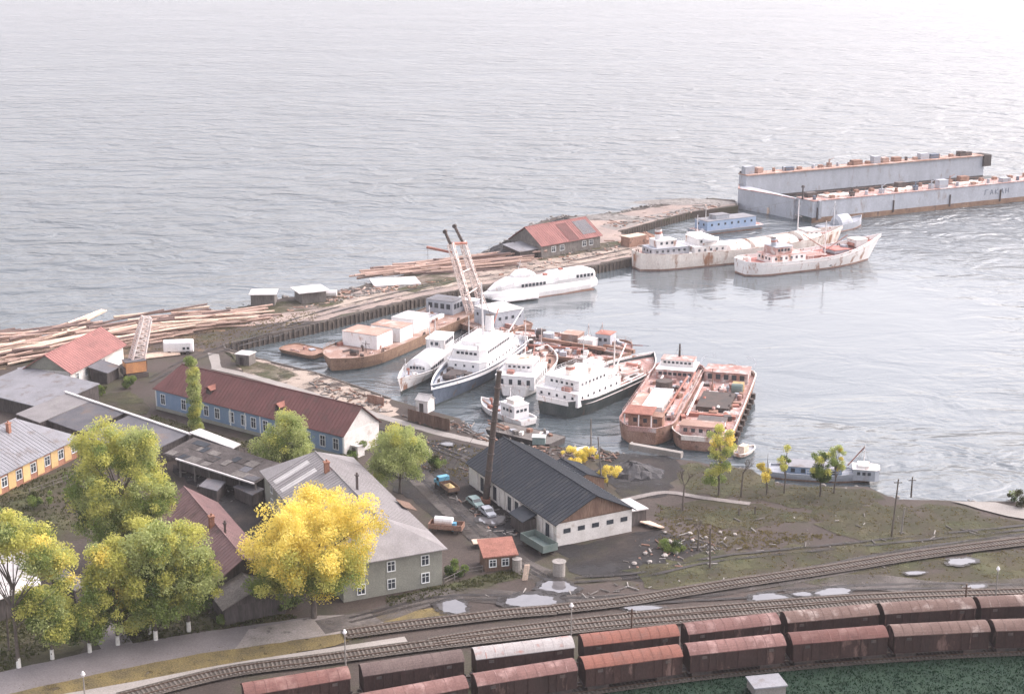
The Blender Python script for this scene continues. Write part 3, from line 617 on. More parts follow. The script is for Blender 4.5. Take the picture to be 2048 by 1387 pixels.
for i in range(26):
    xa = rq.uniform(0,Lq-3); ya = rq.choice((-.4,1.5,3.4,5.0)); xb = xa+rq.uniform(1.2,3.4); yb = min(7.1,ya+rq.uniform(1.4,2.1)); zz = lambda y: 3.9+(y+.6)/6
    MB().slab([(xa,ya,zz(ya)+.03+.006*i),(xb,ya,zz(ya)+.03+.006*i),(xb,yb,zz(yb)+.03+.006*i),(xa,yb,zz(yb)+.03+.006*i)],.02).build('roof_sheet', M[rq.choice(['roof_black','dark_plank','plank','roof_grey','roof_black','dark_plank'])], t)
MB().box(Lq*.15,Lq+.3,-.95,-.6,3.72,3.98).build('eave_board', M['roof_white'], t)
for i in range(7): MB().box(Lq*i/6-.13,Lq*i/6+.13,-.3,-.04,0,3.85).build('post', M['plank'], t)
slab_barn('low grey hut below the long open shed', [(397,971),(415,955),(452,962),(434,981)], 2.4, 2, 'roof_grey', name='hut')
slab_barn('flat weathered hut right of the low grey hut', [(466,972),(490,962),(528,976),(505,990)], 2.4, 2, 'roof_grey', name='hut')
slab_barn('patched brown lean-to between the two white-roofed barns', [(430,893),(466,897),(500,912),(450,908)], 3.4, 3, 'plank', name='hut')
slab_barn('small tin-covered woodshed at the corner of the grey house', [(520,958),(545,950),(565,965),(540,976)], 2.6, 2, 'roof_grey', name='hut')

# pink tin-roofed wooden house in the trees
p0, p1 = at(488,1116,7.6), at(372,978,7.6); rzp = head(p0,p1); up = (p1-p0).normalized(); np_ = Vector((-up.y,up.x,0))
op = p0 + up*.6 - np_*5.2; op.z = 0; Lp = (p1-p0).length
pink = house('pink_roof_house', 'dark wooden house with long faded pink tin roof among the trees', 'house', op, rzp, Lp, 10.4, 4.0, 7.6, 'dark_plank', 'roof_pink', over=.7, wins=[('l',3,2,1,1.4),('l',7.4,2,1,1.4)])
chimney(pink, 3.0, 3.6, 6.2, 8.6, 'brick', .8); chimney(pink, 15, 5.8, 7, 9.0, 'brick', .8); chimney(pink, 11.5, 4.6, 7, 8.8, 'dark_metal', .3)
op2 = op - up*6.6 + np_*.8; house('wooden_annex', 'dark plank annex with low gable below the pink-roofed house', 'house', op2, rzp, 6.2, 9.5, 2.9, 5.0, 'dark_plank', 'plank', over=.5)
slab_barn('dark roofed shed peeking out left of the pink roof', [(335,1010),(362,1000),(385,1040),(352,1058)], 4.5, 4, 'roof_brown', name='hut')

# white-roofed sheds bottom left
slab_barn('shed with broad white roof at the bottom left behind the tree trunks', [(-40,1212),(-60,1092),(56,1098),(82,1166)], 4.0, 4, 'roof_white')
slab_barn('narrow plank-roofed shed right of the broad white roof', [(100,1150),(130,1138),(176,1166),(150,1180)], 3.2, 3, 'plank', name='hut')
slab_barn('small white kiosk box at the foot of the trees', [(186,1206),(190,1188),(214,1190),(212,1208)], 2.6, 2.6, 'roof_white', 'wall_white', name='kiosk')

# pier buildings
w0, w1 = at(1083,516), at(1200,494); rzw = head(w0,w1); Lw = (w1-w0).length
wh = house('pier_warehouse', 'red-roofed warehouse standing on the pier by the dark coal heap', 'warehouse', w0, rzw, Lw, 15, 4.2, 9.0, 'plank', 'roof_red', over=.6, wins=[('f',Lw*f,2.2,1.6,1.6) for f in (.2,.34,.72,.84)])
uw_ = (w1-w0).normalized(); nw_ = Vector((-uw_.y,uw_.x,0))
for x0, x1, mt in ((Lw*.46,Lw*.62,'roof_brown'),(Lw*.74,Lw*.97,'roof_grey')):
    k = (9.0-4.2)/7.5; MB().slab([(x0,1.0 if mt=='roof_grey' else -.5,4.2+k*(1.0 if mt=='roof_grey' else -.5)+.2),(x1,1.0 if mt=='roof_grey' else -.5,4.2+k*(1.0 if mt=='roof_grey' else -.5)+.2),(x1,6.5,4.2+k*6.5+.2),(x0,6.5,4.2+k*6.5+.2)],.05).build('roof_patch', M[mt], wh)
wo_ = w0 - uw_*8 + nw_*1.5; house('pier_lean_to', 'pale-roofed open lean-to at the left gable of the pier warehouse', 'shed', wo_, rzw, 7.4, 8, 2.8, 2.8, 'dark_plank', 'roof_pale', over=.3, ridge_y=1.2)
# coal heap
def heap(name, label, px, w_, d_, h_, m, seed, n=26, cat='heap'):
    r = random.Random(seed); c = at(*px); mb = MB(); rings = []
    for k in range(7):
        f = 1-k/6; zz = h_*(1-f**1.25)
        rings.append([(w_/2*(f+.02)*math.cos(2*math.pi*i/n)*r.uniform(.86,1.12), d_/2*(f+.02)*math.sin(2*math.pi*i/n)*r.uniform(.86,1.12), max(0,zz+r.uniform(-.15,.15)*h_*(k>0))) for i in range(n)])
    mb.loft(rings); o = mb.build(name, M[m]); o.location = c; return tag(o, label, cat)
heap('coal_heap', 'black heap of coal left of the pier warehouse', (1020,508), 17, 24, 4.2, 'coal', 3)
heap('coal_heap', 'small slag heap on the pier beyond the red warehouse roof', (1130,448), 12, 14, 2.2, 'coal', 4)
heap('scrap_heap', 'brown heap of scrap on the quay behind the tanker stern', (1290,482), 12, 14, 3.0, 'rust', 8)
heap('spoil_heap', 'dark spoil bank beside the rusty ships at the shore', (1260,945), 13, 10, 2.2, 'coal', 9)
heap('spoil_heap', 'long low earth mound beyond the mole road', (1370,405), 40, 10, 1.6, 'stone', 10)
heap('spoil_heap', 'rubble mound on the outer side of the mole road bend', (1215,436), 26, 9, 1.6, 'stone', 12)
house('stone_hut', 'small white-roofed stone hut on the shore by the log heaps', 'hut', at(502,612), .05, 6.6, 6.2, 3.2, 3.2, 'plank', 'roof_white', over=.5)
house('stone_hut', 'white-roofed hut with wide eaves on the shore beside a white tank', 'hut', at(604,608), .45, 7.2, 6.6, 3.2, 3.2, 'plank', 'roof_white', over=1.0)
c = at(660,594); t = tag(MB().tube((-2,0,1.1),(2,0,1.1),1.0,1.0,12).build('tank', M['clean_white']), 'white cylindrical tank beside the wide-eaved shore hut', 'tank'); t.location = c
t = thing('brown_container', 'brown rusty container on the quay behind the tanker stern', 'container', at(1267,490), rzw); MB().box(-4,4,-2,2,.0,3.2).build('body', M['rust'], t); MB().box(-4.1,4.1,-2.1,2.1,3.2,3.4).build('lid', M['log_pale'], t)
t = thing('concrete_plate', 'large pale plate lying on the pier near the log raft', 'plate', at(790,565), .25); MB().box(-7,7,-5,5,.05,.5).build('plate', M['roof_white'], t)
t = house('dock_hut', 'tiny hut with open door at the head of the basin path', 'hut', at(472,729), -.35, 3.6, 3.2, 2.6, 2.6, 'plank', 'roof_white', over=.2); door(t, 1.6, -.01, 0, 1.1, 2.0, 'dark_plank')
t = house('dock_hut', 'small white hut on the bank above the brown board fence', 'hut', at(832,822), -.5, 3.0, 2.8, 2.7, 3.6, 'wall_white', 'roof_white', over=.2); door(t, 1.4, -.01, 0, 1.0, 2.0, 'dark_plank')

# board fence by the path
def fence(label, pts, h_, m, bw=.9, name='fence', gap=.02):
    P = [at(*p) for p in pts]; t = thing(name, label, 'fence', P[0]); me = {}
    for a, b in zip(P, P[1:]):
        d = (b-a).length; n = max(1, round(d/bw)); rz_ = head(a,b); k = round(d/n,3)
        if k not in me: me[k] = MB().box(0,k-gap,-.04,.04,.05,h_).mesh('board', M[m])
        for i in range(n):
            o = link('board', me[k], t, loc=a.lerp(b,i/n)-P[0]+Vector((0,0,random.uniform(-.05,.05))), rz=rz_)
        MB().box(0,d,.045,.12,h_*.6,h_*.7).build('rail', M[m], t).matrix_local = Matrix.Translation(a-P[0]) @ Matrix.Rotation(rz_,4,'Z')
    return t
fence('tall dark brown board fence beside the concrete path', [(816,840),(900,862)], 2.6, 'brown_plank', .75)
fence('short rusty board screen on the bank by the white trawler', [(735,805),(768,812)], 2.0, 'rust', .9)
def rail_fence(label, pts, h_=1.2):
    P = [at(*p) for p in pts]; t = thing('rail_fence', label, 'fence', P[0]); q = [p-P[0] for p in roughen(P,0,2.4,False)]
    for p in q: MB().box(p.x-.08,p.x+.08,p.y-.08,p.y+.08,0,h_).build('post', M['plank'], t)
    mb = MB()
    for z in (.45,.95):
        for a, b in zip(q, q[1:]): mb.tube(a+Vector((0,0,z*h_)), b+Vector((0,0,z*h_)), .05,.05,4)
    mb.build('rails', M['plank'], t); return t
rail_fence('grey garden fence between the grey house and the tin shack', [(888,1170),(930,1150),(965,1143)])
rail_fence('grey garden fence in front of the blue house lawn', [(300,850),(420,886),(560,925)], 1.1)
rail_fence('weathered fence in the garden below the orange house', [(60,990),(130,965),(200,940)], 1.3)

# ------------------------------------------------------------------ goods wagons
def make_wagon(roofm, ribs=True):
    t = thing('goods_wagon', '', 'wagon')
    Lw, Wd, z0, z1 = 14.0, 3.2, 1.25, 3.95
    MB().box(-Lw/2,Lw/2,-Wd/2,Wd/2,z0,z1).build('body', M['wagon_side'], t)
    n = 10; ring = [(-Wd/2-.08+ (Wd+.16)*i/n, z1+.02+.85*math.sin(math.pi*(i/n))**.8) for i in range(n+1)]
    rings = [[(x,y,z) for y,z in ring]+[(x,y,z-.1) for y,z in ring[::-1]] for x in (-Lw/2-.12,Lw/2+.12)]
    rf = MB().loft(rings).build('roof', M[roofm], t)
    mb = MB()
    for i in range(1,10):
        x = -Lw/2+Lw*i/10; rr = [[(x+dx,y,z+.035) for y,z in ring]+[(x+dx,y,z-.04) for y,z in ring[::-1]] for dx in (-.05,.05)]; mb.loft(rr)
    mb.build('roof_seams', M[roofm], rf)
    mb = MB()
    rr = [[(x,y*.995,z-.02) for y,z in ring]+[(x,-Wd/2,z1-.05),(x,Wd/2,z1-.05)][::-1] for x in (-Lw/2,-Lw/2+.15)]; mb.loft(rr)
    rr = [[(x,y*.995,z-.02) for y,z in ring]+[(x,-Wd/2,z1-.05),(x,Wd/2,z1-.05)][::-1] for x in (Lw/2-.15,Lw/2)]; mb.loft(rr)
    mb.build('end_wall', M['wagon_side'], t)
    for s in (-1,1):
        d = MB().box(-1.9,1.9,s*Wd/2-.05,s*Wd/2+.09,z0+.1,z1-.15); d.box(-.04,.04,s*Wd/2+.09 if s>0 else s*Wd/2-.13,s*Wd/2+.13 if s>0 else s*Wd/2-.05,z0+.15,z1-.2); d = d.build('door', M['wagon_side'], t)
        mb = MB(); 
        for x in (-6.9,-5.5,-4.2,-3.0,3.0,4.2,5.5,6.9): mb.box(x-.06,x+.06,min(s*Wd/2,s*(Wd/2+.07)),max(s*Wd/2,s*(Wd/2+.07)),z0,z1)
        mb.build('side_ribs', M['wagon_side'], t, kind='stuff')
        for x in (-4.9,4.9):
            h = MB().box(x-.35,x+.35,min(s*(Wd/2-.02),s*(Wd/2+.05)),max(s*(Wd/2-.02),s*(Wd/2+.05)),3.2,3.6).build('hatch', M['dark_metal'], t)
    MB().box(-Lw/2-.1,Lw/2+.1,-1.2,1.2,.95,1.22).build('underframe', M['dark_metal'], t)
    for x in (-5,5):
        b = MB().box(x-1.5,x+1.5,-1.05,-.92,.45,.85); b.box(x-1.5,x+1.5,.92,1.05,.45,.85); b.box(x-.25,x+.25,-1,1,.5,.95); b = b.build('bogie', M['dark_metal'], t)
        for dx in (-.92,.92):
            mb = MB(); mb.tube((x+dx,-.82,.5),(x+dx,-.68,.5),.47,.47,14); mb.tube((x+dx,.68,.5),(x+dx,.82,.5),.47,.47,14); mb.tube((x+dx,-.9,.5),(x+dx,.9,.5),.09,.09,6); mb.build('wheelset', M['rail'], b)
    for s in (-1,1): MB().box(min(s*7.1,s*7.6),max(s*7.1,s*7.6),-.2,.2,.9,1.2).build('coupler', M['dark_metal'], t)
    return t
PROTO = {}
def wagon(a, b, roofm, label, grp):
    if roofm not in PROTO: PROTO[roofm] = t = make_wagon(roofm)
    else: t = copy_tree(PROTO[roofm])
    a = Vector((a[0],a[1],0)); b = Vector((b[0],b[1],0)); c = (a+b)/2; t.location = (c.x,c.y,.34); t.rotation_euler = (0,0,head(a,b)); tag(t, label, 'wagon', grp)
fr = ['faded pink-red goods wagon, nearer row, cut off by the bottom edge of the picture','pink-roofed goods wagon, nearer row, directly below the pale-roofed wagon','goods wagon with bright orange-red roof, nearer row, right of the one below the pale roof','pinkish-roofed goods wagon, nearer row, right of the bright orange-red one','rust-red goods wagon, nearer row, directly left of the brown-roofed ones','brown-roofed goods wagon, nearer row, the last one shown whole at the right','brown-roofed goods wagon, nearer row, cut by the right edge of the picture']
fm = ['wagon_roof_pink','wagon_roof_pink','wagon_roof_bright','wagon_roof_pink','wagon_roof','wagon_roof_brown','wagon_roof_brown']
for i in range(2, 9): wagon(FRONT[i], FRONT[i+1], fm[i-2], fr[i-2], 'wagons in the nearer train')
rr_ = ['red-roofed goods wagon at the bottom edge, farther row, leftmost in view','dark-roofed goods wagon with pale peeling patch, farther row','pale grey-roofed goods wagon, farther row, the only whitish roof','rust-red goods wagon, farther row, right of the pale-roofed one','smooth pinkish-roofed goods wagon, farther row, third right of the dark-roofed one','brown weathered goods wagon, farther row, fourth right of the dark-roofed one','red-brown goods wagon, farther row, in front of the right-hand wire post','brown goods wagon, farther row, cut by the right edge']
rm = ['wagon_roof','wagon_roof_dark','wagon_roof_pale','wagon_roof_bright','wagon_roof_pink','wagon_roof_brown','wagon_roof_brown','wagon_roof_brown']
for i in range(1, 9): wagon(REAR[i], REAR[i+1], rm[i-1], rr_[i-1], 'wagons in the farther train')

# ------------------------------------------------------------------ posts and lamps
def lamp(label, px, h_, wire=False):
    t = thing('street_lamp', label, 'lamp', at(*px), 0, 'railway yard lamps')
    MB().tube((0,0,0),(0,0,h_),.13,.08,8).build('pole', M['concrete'], t)
    MB().tube((0,0,h_),(0,0,h_+.35),.12,.32,10).tube((0,0,h_+.35),(0,0,h_+.8),.32,.12,10).build('lamp_head', M['clean_white'], t)
    MB().path([(0,0,h_),(.0,-.4,h_+.12)],.05).build('bracket', M['concrete'], t)
lamp('white-headed lamp post rising behind the red wagon, left of the rails', (692,1352), 6.4)
lamp('white-headed lamp post behind the pale-roofed wagon', (1142,1296), 6.4)
lamp('white lamp post far right beside the puddles', (1991,1196), 4.6)
lamp('short white lamp post at the bottom left on the platform path', (170,1395), 3.2)
def pole(label, px, h_, m='bark', lean=(0,0), cross=True, group=None):
    t = thing('wire_post', label, 'post', at(*px), 0, group)
    MB().tube((0,0,0),(lean[0],lean[1],h_),.17,.12,8).build('pole', M[m], t)
    if cross:
        MB().box(lean[0]-.7,lean[0]+.7,-.06,.06,h_-.7,h_-.58).build('crossarm', M[m], t)
        for x in (-.6,.6): MB().tube((lean[0]+x,0,h_-.58),(lean[0]+x,0,h_-.36),.06,.05,6).build('insulator', M['whitewash'], t)
pole('tall dark wire post on the shore slope at the right', (1783,1072), 10.5, lean=(.5,0))
pole('thin pale steel post right of the tall dark wire post', (1802,1068), 5.0, 'concrete', (.3,0), False)
pole('short wire post at the waterline right of the trees', (1822,994), 4.0, cross=True)
pole('thin wire post standing before the bright orange-red wagons', (1262,1300), 6.6, 'rail')
pole('thin wire post beside the right-hand brown wagons', (1927,1245), 6.4, 'rail')
pole('leaning bare post among the white stones', (1420,1135), 7, 'bark', (-.2,0), False)
pole('thin post by the bank behind the workshop roof', (1205,985), 11, 'plank', (-1.0,0), False)
pole('chain-hung mooring post at the dark-hulled ship bow', (1182,893), 6.0, 'plank', (-.1,0), False)
pole('short dark stake in the shore meadow', (1478,1030), 1.4, 'bark', (0,0), False)
pole('short dark stake right of the other meadow stake', (1510,1027), 1.5, 'bark', (0,0), False)

# ------------------------------------------------------------------ vessels
class Ship:
    """hull lofted from stern (x=-L/2) to bow (x=+L/2), z=0 at the waterline"""
    def __init__(s, name, label, cat, stern, bow, B, D, hull, band, deck, bul=.9, shb=0, shs=0, bs=.6, bp=2.2, ss=.2, sp=2.0, sw=.6, rake=0, flare=.86, bandh=.35, group=None, L=None, n=26, rim=None):
        a, b = atw(*stern), atw(*bow); s.L = L or (b-a).length; c = (a+b)/2
        s.t = thing(name, label, cat, c, head(a,b), group); s.B, s.D, s.bul = B, D, bul
        s.shb, s.shs, s.bs, s.bp, s.ss, s.sp, s.sw, s.rake = shb, shs, bs, bp, ss, sp, sw, rake
        st = [i/n for i in range(n+1)]
        st = sorted(set([1-(1-t)**1.25 if t > .5 else t for t in st]))
        def ring(t, k, inset=0):
            w0 = s.hw_t(t); ww = w0*(flare if t < bs else flare-(t-bs)/(1-bs)*.25)
            zt = s.top_t(t); zz, ws = ((-1.2, ww*.95), (bandh, ww), (bandh+(zt-bandh)*.5, ww+(w0-ww)*.62), (zt, w0))[k]
            x = -s.L/2+t*s.L + rake*(max(0,t-bs)/(1-bs))**2*max(0,zz)/max(zt,.1)
            return x, max(.06, ws-inset), zz
        def skin(ks, name, m, parent=None):
            mb = MB(); rows = [[ring(t,k) for t in st] for k in ks]
            for sg in (-1,1):
                vs = []; fs = []; nn_ = len(st)
                for row in rows: vs += [(x,sg*y,z) for x,y,z in row]
                for k in range(len(rows)-1):
                    for i in range(nn_-1): fs.append((k*nn_+i,k*nn_+i+1,(k+1)*nn_+i+1,(k+1)*nn_+i))
                mb.add(vs, fs)
            for i in (0,-1):
                for k in range(len(rows)-1):
                    a_, b_ = rows[k][i], rows[k+1][i]; mb.add([(a_[0],-a_[1],a_[2]),(a_[0],a_[1],a_[2]),(b_[0],b_[1],b_[2]),(b_[0],-b_[1],b_[2])],[(0,1,2,3)])
            import bmesh
            o = mb.build(name, M[m], s.t if parent is None else parent, fix=False)
            bm = bmesh.new(); bm.from_mesh(o.data); bmesh.ops.remove_doubles(bm, verts=bm.verts, dist=.001); bmesh.ops.recalc_face_normals(bm, faces=bm.faces); bm.to_mesh(o.data); bm.free()
            return o
        s.hull = skin((1,2,3), 'hull', hull); skin((0,1), 'boot_topping', band)
        tops = [ring(t,3) for t in st]; nn_ = len(st)
        dk = MB(); vs = [(x,-(y-.1),z-bul) for x,y,z in tops]+[(x,y-.1,z-bul) for x,y,z in tops]
        dk.add(vs, [(i,i+1,nn_+i+1,nn_+i) for i in range(nn_-1)]); dk.build('deck', M[deck], s.t)
        if bul > .05:
            mb = MB()
            for sg in (-1,1):
                for i in range(nn_-1):
                    p, q = tops[i], tops[i+1]; P = lambda r_, ins, dz: (r_[0], sg*max(.03,r_[1]-ins), r_[2]+dz)
                    mb.add([P(p,.16,0),P(q,.16,0),P(q,.16,-bul),P(p,.16,-bul)],[(0,1,2,3)])
                    mb.add([P(p,-.05,.05),P(q,-.05,.05),P(q,.2,.05),P(p,.2,.05),P(p,-.05,-.06),P(q,-.05,-.06),P(q,.2,-.06),P(p,.2,-.06)],[(0,1,2,3),(4,5,1,0),(7,6,2,3),(4,5,6,7)])
            p = tops[0]; mb.box(p[0]-.05,p[0]+.15,-p[1],p[1],p[2]-bul,p[2]+.04)
            mb.build('bulwark', M[rim or hull], s.t, fix=False)
    def hw_t(s, t):
        if t > s.bs: return s.B/2*(1-((t-s.bs)/(1-s.bs))**s.bp)
        if t < s.ss: return s.B/2*(1-(1-s.sw)*((s.ss-t)/s.ss)**s.sp)
        return s.B/2
    def top_t(s, t): return s.D + s.shb*max(0,(t-.5)/.5)**2 + s.shs*max(0,(.4-t)/.4)**2
    def dz(s, x): return s.top_t(min(1,max(0,(x+s.L/2)/s.L))) - s.bul
    def house(s, x0, x1, hw, z0, h, m, roof=None, name='deckhouse', win='', sp=2.0, ww=(.8,.8), wz=.6, y=0, cham=0, over=.12, parent=None):
        par = parent or s.t
        if cham: poly = [(x0,y-hw),(x1-cham,y-hw),(x1,y-hw+cham*.8),(x1,y+hw-cham*.8),(x1-cham,y+hw),(x0,y+hw)]
        else: poly = [(x0,y-hw),(x1,y-hw),(x1,y+hw),(x0,y+hw)]
        d = MB().prism(poly, z0-.3, z0+h).build(name, M[m], par)
        c = ((x0+x1)/2, y)
        MB().prism([(p[0]+(over if p[0]>c[0] else -over), p[1]+(over if p[1]>c[1] else -over)) for p in poly], z0+h, z0+h+.1).build('roof', M[roof or m], d if parent is None else par)
        z = z0+h*wz; tgt = d if parent is None else par
        for sd_ in win:
            if sd_ in 'lr':
                a, b = x0+.6, x1-.6-cham; n = max(1,int((b-a)/sp)+1)
                for i in range(n):
                    x = a+(b-a)*(i+.5)/n; port(tgt, (x, y+hw+.01 if sd_=='l' else y-hw-.01, z), math.pi if sd_=='l' else 0, *ww)
            else:
                hh = hw-cham*.8; n = max(1,int((2*hh-.8)/sp)+1)
                for i in range(n):
                    yy = y-hh+.4+(2*hh-.8)*(i+.5)/n; port(tgt, (x1+.01 if sd_=='f' else x0-.01, yy, z), math.pi/2 if sd_=='f' else -math.pi/2, *ww)
        return d
    def mast(s, x, z0, h, m='clean_white', r=.14, y=0, arms=((.75,2.4),), name='mast', rake=0):
        mb = MB(); mb.tube((x,y,z0),(x+rake,y,z0+h),r,r*.6,8)
        o = mb.build(name, M[m], s.t)
        mb = MB()
        for f, w_ in arms: mb.tube((x+rake*f,y-w_/2,z0+h*f),(x+rake*f,y+w_/2,z0+h*f),.06,.06,6)
        if arms: mb.build('yard_arm', M[m], o, kind='stuff' if len(arms)>1 else None)
        mb = MB()
        for q in ((-h*.35,1.6),(-h*.35,-1.6),(h*.3,0)): mb.tube((x+rake*.9,y,z0+h*.92),(x+q[0],y+q[1],z0-.5),.025,.025,4)
        mb.build('stays', M['dark_metal'], o, kind='stuff'); return o
    def funnel(s, x, y, z0, h, r, m, band=None):
        o = MB().tube((x,y,z0),(x-.3,y,z0+h),r,r*.85,14).build('funnel', M[m], s.t)
        if band: MB().tube((x-.18,y,z0+h*.55),(x-.24,y,z0+h*.78),r*.93,r*.9,14).build('funnel_band', M[band], o)
        MB().tube((x-.3,y,z0+h-.02),(x-.31,y,z0+h+.12),r*.88,r*.86,14).build('funnel_top', M['black_iron'], o); return o
    def rail(s, x0, x1, m='clean_white', ins=.25, h=1.0, dz=0, sides=(-1,1)):
        mb = MB(); n = max(2,int((x1-x0)/2))
        for sg in sides:
            P = []
            for i in range(n+1):
                x = x0+(x1-x0)*i/n; t = (x+s.L/2)/s.L; y = sg*(s.hw_t(t)-ins); z = s.dz(x)+s.bul+dz
                mb.tube((x,y,z),(x,y,z+h),.035,.035,4); P.append((x,y,z))
            for f in (.5,1): mb.path([(a,b,c+h*f) for a,b,c in P], .03, 4)
        mb.build('railing', M[m], s.t, kind='stuff')
    def box(s, name, x, y, sz, m, z=None, rz=0):
        z = s.dz(x) if z is None else z
        return MB().ob((x,y,z+sz[2]/2-.03), sz, rz).build(name, M[m], s.t)
    def drum(s, name, x, y, r, w_, m, z=None, ax='y'):
        z = (s.dz(x) if z is None else z); d = {'y':(0,w_/2,0),'x':(w_/2,0,0)}[ax] if ax != 'z' else (0,0,w_/2)
        c = Vector((x,y,z+(r if ax!='z' else w_/2))); return MB().tube(c-Vector(d), c+Vector(d), r, r, 12).build(name, M[m], s.t)
    def bar(s, name, p, q, r, m, n=6): return MB().tube(p,q,r,r,n).build(name, M[m], s.t)
    def hatch(s, x0, x1, hw, m, cover=None, h=.9, y=0):
        z = s.dz((x0+x1)/2); c = MB().box(x0,x1,y-hw,y+hw,z-.1,z+h).build('hatch_coaming', M[m], s.t)
        if cover: MB().box(x0-.1,x1+.1,y-hw-.1,y+hw+.1,z+h,z+h+.18).build('hatch_cover', M[cover], c)
    def bitts(s, xs, m='dark_metal'):
        for x in xs:
            t = (x+s.L/2)/s.L
            for sg in (-1,1):
                y = sg*(s.hw_t(t)-.8); z = s.dz(x); mb = MB()
                mb.tube((x-.35,y,z),(x-.35,y,z+.75),.17,.17,8); mb.tube((x+.35,y,z),(x+.35,y,z+.75),.17,.17,8); mb.box(x-.6,x+.6,y-.2,y+.2,z,z+.1); mb.build('bollard', M[m], s.t)
    def clutter(s, x0, x1, n, mats, seed, big=1.0):
        r = random.Random(seed)
        for i in range(n):
            x = r.uniform(x0,x1); t = (x+s.L/2)/s.L; hw = s.hw_t(t)-1.0
            if hw < .5: continue
            y = r.uniform(-hw,hw); k = r.random(); m = r.choice(mats); z = s.dz(x)
            if k < .35: s.box('deck_box', x, y, (r.uniform(.8,2.6)*big, r.uniform(.7,2)*big, r.uniform(.4,1.3)*big), m, rz=r.choice((0,0,.3,-.4)))
            elif k < .55: s.drum('winch_drum', x, y, r.uniform(.35,.7)*big, r.uniform(.8,2)*big, m, ax=r.choice('xyz'))
            elif k < .8: s.bar('deck_pipe', (x,y,z+.25), (x+r.uniform(2,7)*big,y+r.uniform(-.6,.6),z+r.uniform(.25,.7)), r.uniform(.1,.22), m)
            elif k < .9: MB().tube((x,y,z),(x,y,z+1.1),.22,.22,8).tube((x,y,z+1.1),(x+.45,y,z+1.45),.34,.36,8).build('vent_cowl', M[m], s.t)
            else:
                mb = MB(); mb.box(x-.6,x+.6,y-.9,y-.75,z,z+1); mb.box(x-.6,x+.6,y+.75,y+.9,z,z+1); mb.tube((x,y-.8,z+.6),(x,y+.8,z+.6),.42,.42,10); mb.build('winch', M[m], s.t)
def roofrail(s, x0, x1, hw, z, m='clean_white', h=1.0):
    mb = MB(); P = [(x0,-hw),(x1,-hw),(x1,hw),(x0,hw),(x0,-hw)]
    for a, b in zip(P, P[1:]):
        n = max(1,int(math.dist(a,b)/1.8))
        for i in range(n): x, y = a[0]+(b[0]-a[0])*i/n, a[1]+(b[1]-a[1])*i/n; mb.tube((x,y,z),(x,y,z+h),.035,.035,4)
        for f in (.5,1): mb.tube((*a,z+h*f),(*b,z+h*f),.03,.03,4)
    mb.build('railing', M[m], s.t, kind='stuff')
def lifeboat(s, x, y, z, L=5.5, m='cream_ship'):
    rr = []
    for i in range(9):
        u_ = i/8*2-1; w_ = .95*(1-abs(u_)**2.4)+.03; rr.append([(x+u_*L/2, y+w_*math.cos(a), z+.75*math.sin(a)) for a in [2*math.pi*j/8 for j in range(8)]])
    b = MB().loft(rr).build('lifeboat', M[m], s.t)
    for dx in (-L*.32, L*.32): MB().path([(x+dx,y-1.2,z-1.2),(x+dx,y-1.3,z+1.1),(x+dx,y,z+1.5)],.08,5).build('davit', M['white_ship'], b)
def rigging(s, pts, m='dark_metal'):
    mb = MB()
    for a, b in pts: mb.tube(a,b,.03,.03,4)
    mb.build('rigging', M[m], s.t, kind='stuff')
Ship.roofrail, Ship.lifeboat, Ship.rigging = roofrail, lifeboat, rigging
RUSTY = ['rust','rust_deck','brown_red','dark_metal','grey_ship','pink_deck']
PALE = ['white_ship','cream_ship','grey_ship','pink_deck','clean_white','brown_red']

# tanker moored along the mole
s = Ship('tanker', 'cream rust-streaked tanker moored along the mole behind the other white ship', 'ship', (1272,538), (1668,500), 14, 4.9, 'cream_ship', 'rust', 'pink_deck', bul=1.0, shb=3.2, shs=.8, bs=.72, ss=.16, sp=2.4, sw=.45, rake=3, bandh=.5)
Lh_ = s.L/2
s.house(-Lh_+4,-Lh_+17, 3.6, s.dz(-Lh_+9), 2.4, 'grey_ship', 'grey_ship', win='lrb', sp=2.2)
s.house(-Lh_+6,-Lh_+13, 2.6, s.dz(-Lh_+9)+2.5, 2.2, 'white_ship', 'clean_white', win='lr', sp=2)
s.funnel(-Lh_+8, 0, s.dz(-Lh_+9)+4.7, 3.4, 1.3, 'clean_white', 'brown_red')
s.house(-Lh_+18,-Lh_+30, 5.6, s.dz(-Lh_+24), 2.6, 'white_ship', 'clean_white', win='lr', sp=2.4)
s.house(-Lh_+20,-Lh_+27, 4.0, s.dz(-Lh_+24)+2.7, 2.2, 'white_ship', 'clean_white', win='lr', sp=1.8)
for k in range(4):
    x0 = -Lh_+32+k*9.2; mb = MB(); z = s.dz(x0); rr = []
    for xx in (x0, x0+7.6): rr.append([(xx, 4.9*math.cos(a), z-.1+2.6*math.sin(a)**.7) for a in [math.pi*i/10 for i in range(11)]])
    mb.loft(rr); mb.build('tank_cover', M['cream_ship' if k%2 else 'white_ship'], s.t)
s.bar('cargo_pipe', (-Lh_+31,-5.4,s.dz(0)+.5), (Lh_-14,-5.4,s.dz(0)+.5), .2, 'brown_red'); s.bar('cargo_pipe', (-Lh_+31,5.3,s.dz(0)+.5), (Lh_-14,5.3,s.dz(0)+.5), .2, 'rust_deck')
s.house(Lh_-13,Lh_-8, 3.0, s.dz(Lh_-12), 2.6, 'white_ship', 'clean_white', win='lrb')
s.mast(Lh_-15, s.dz(Lh_-15), 13, 'clean_white', .25, arms=((.6,4),(.85,2.4))); s.mast(-Lh_+22, s.dz(0)+5, 7)
s.rail(-Lh_+3, -Lh_+30); s.bitts((-Lh_+2.5, Lh_-7)); s.clutter(-Lh_+2,-Lh_+18,8,PALE,1); s.clutter(Lh_-20,Lh_-6,6,PALE,2)
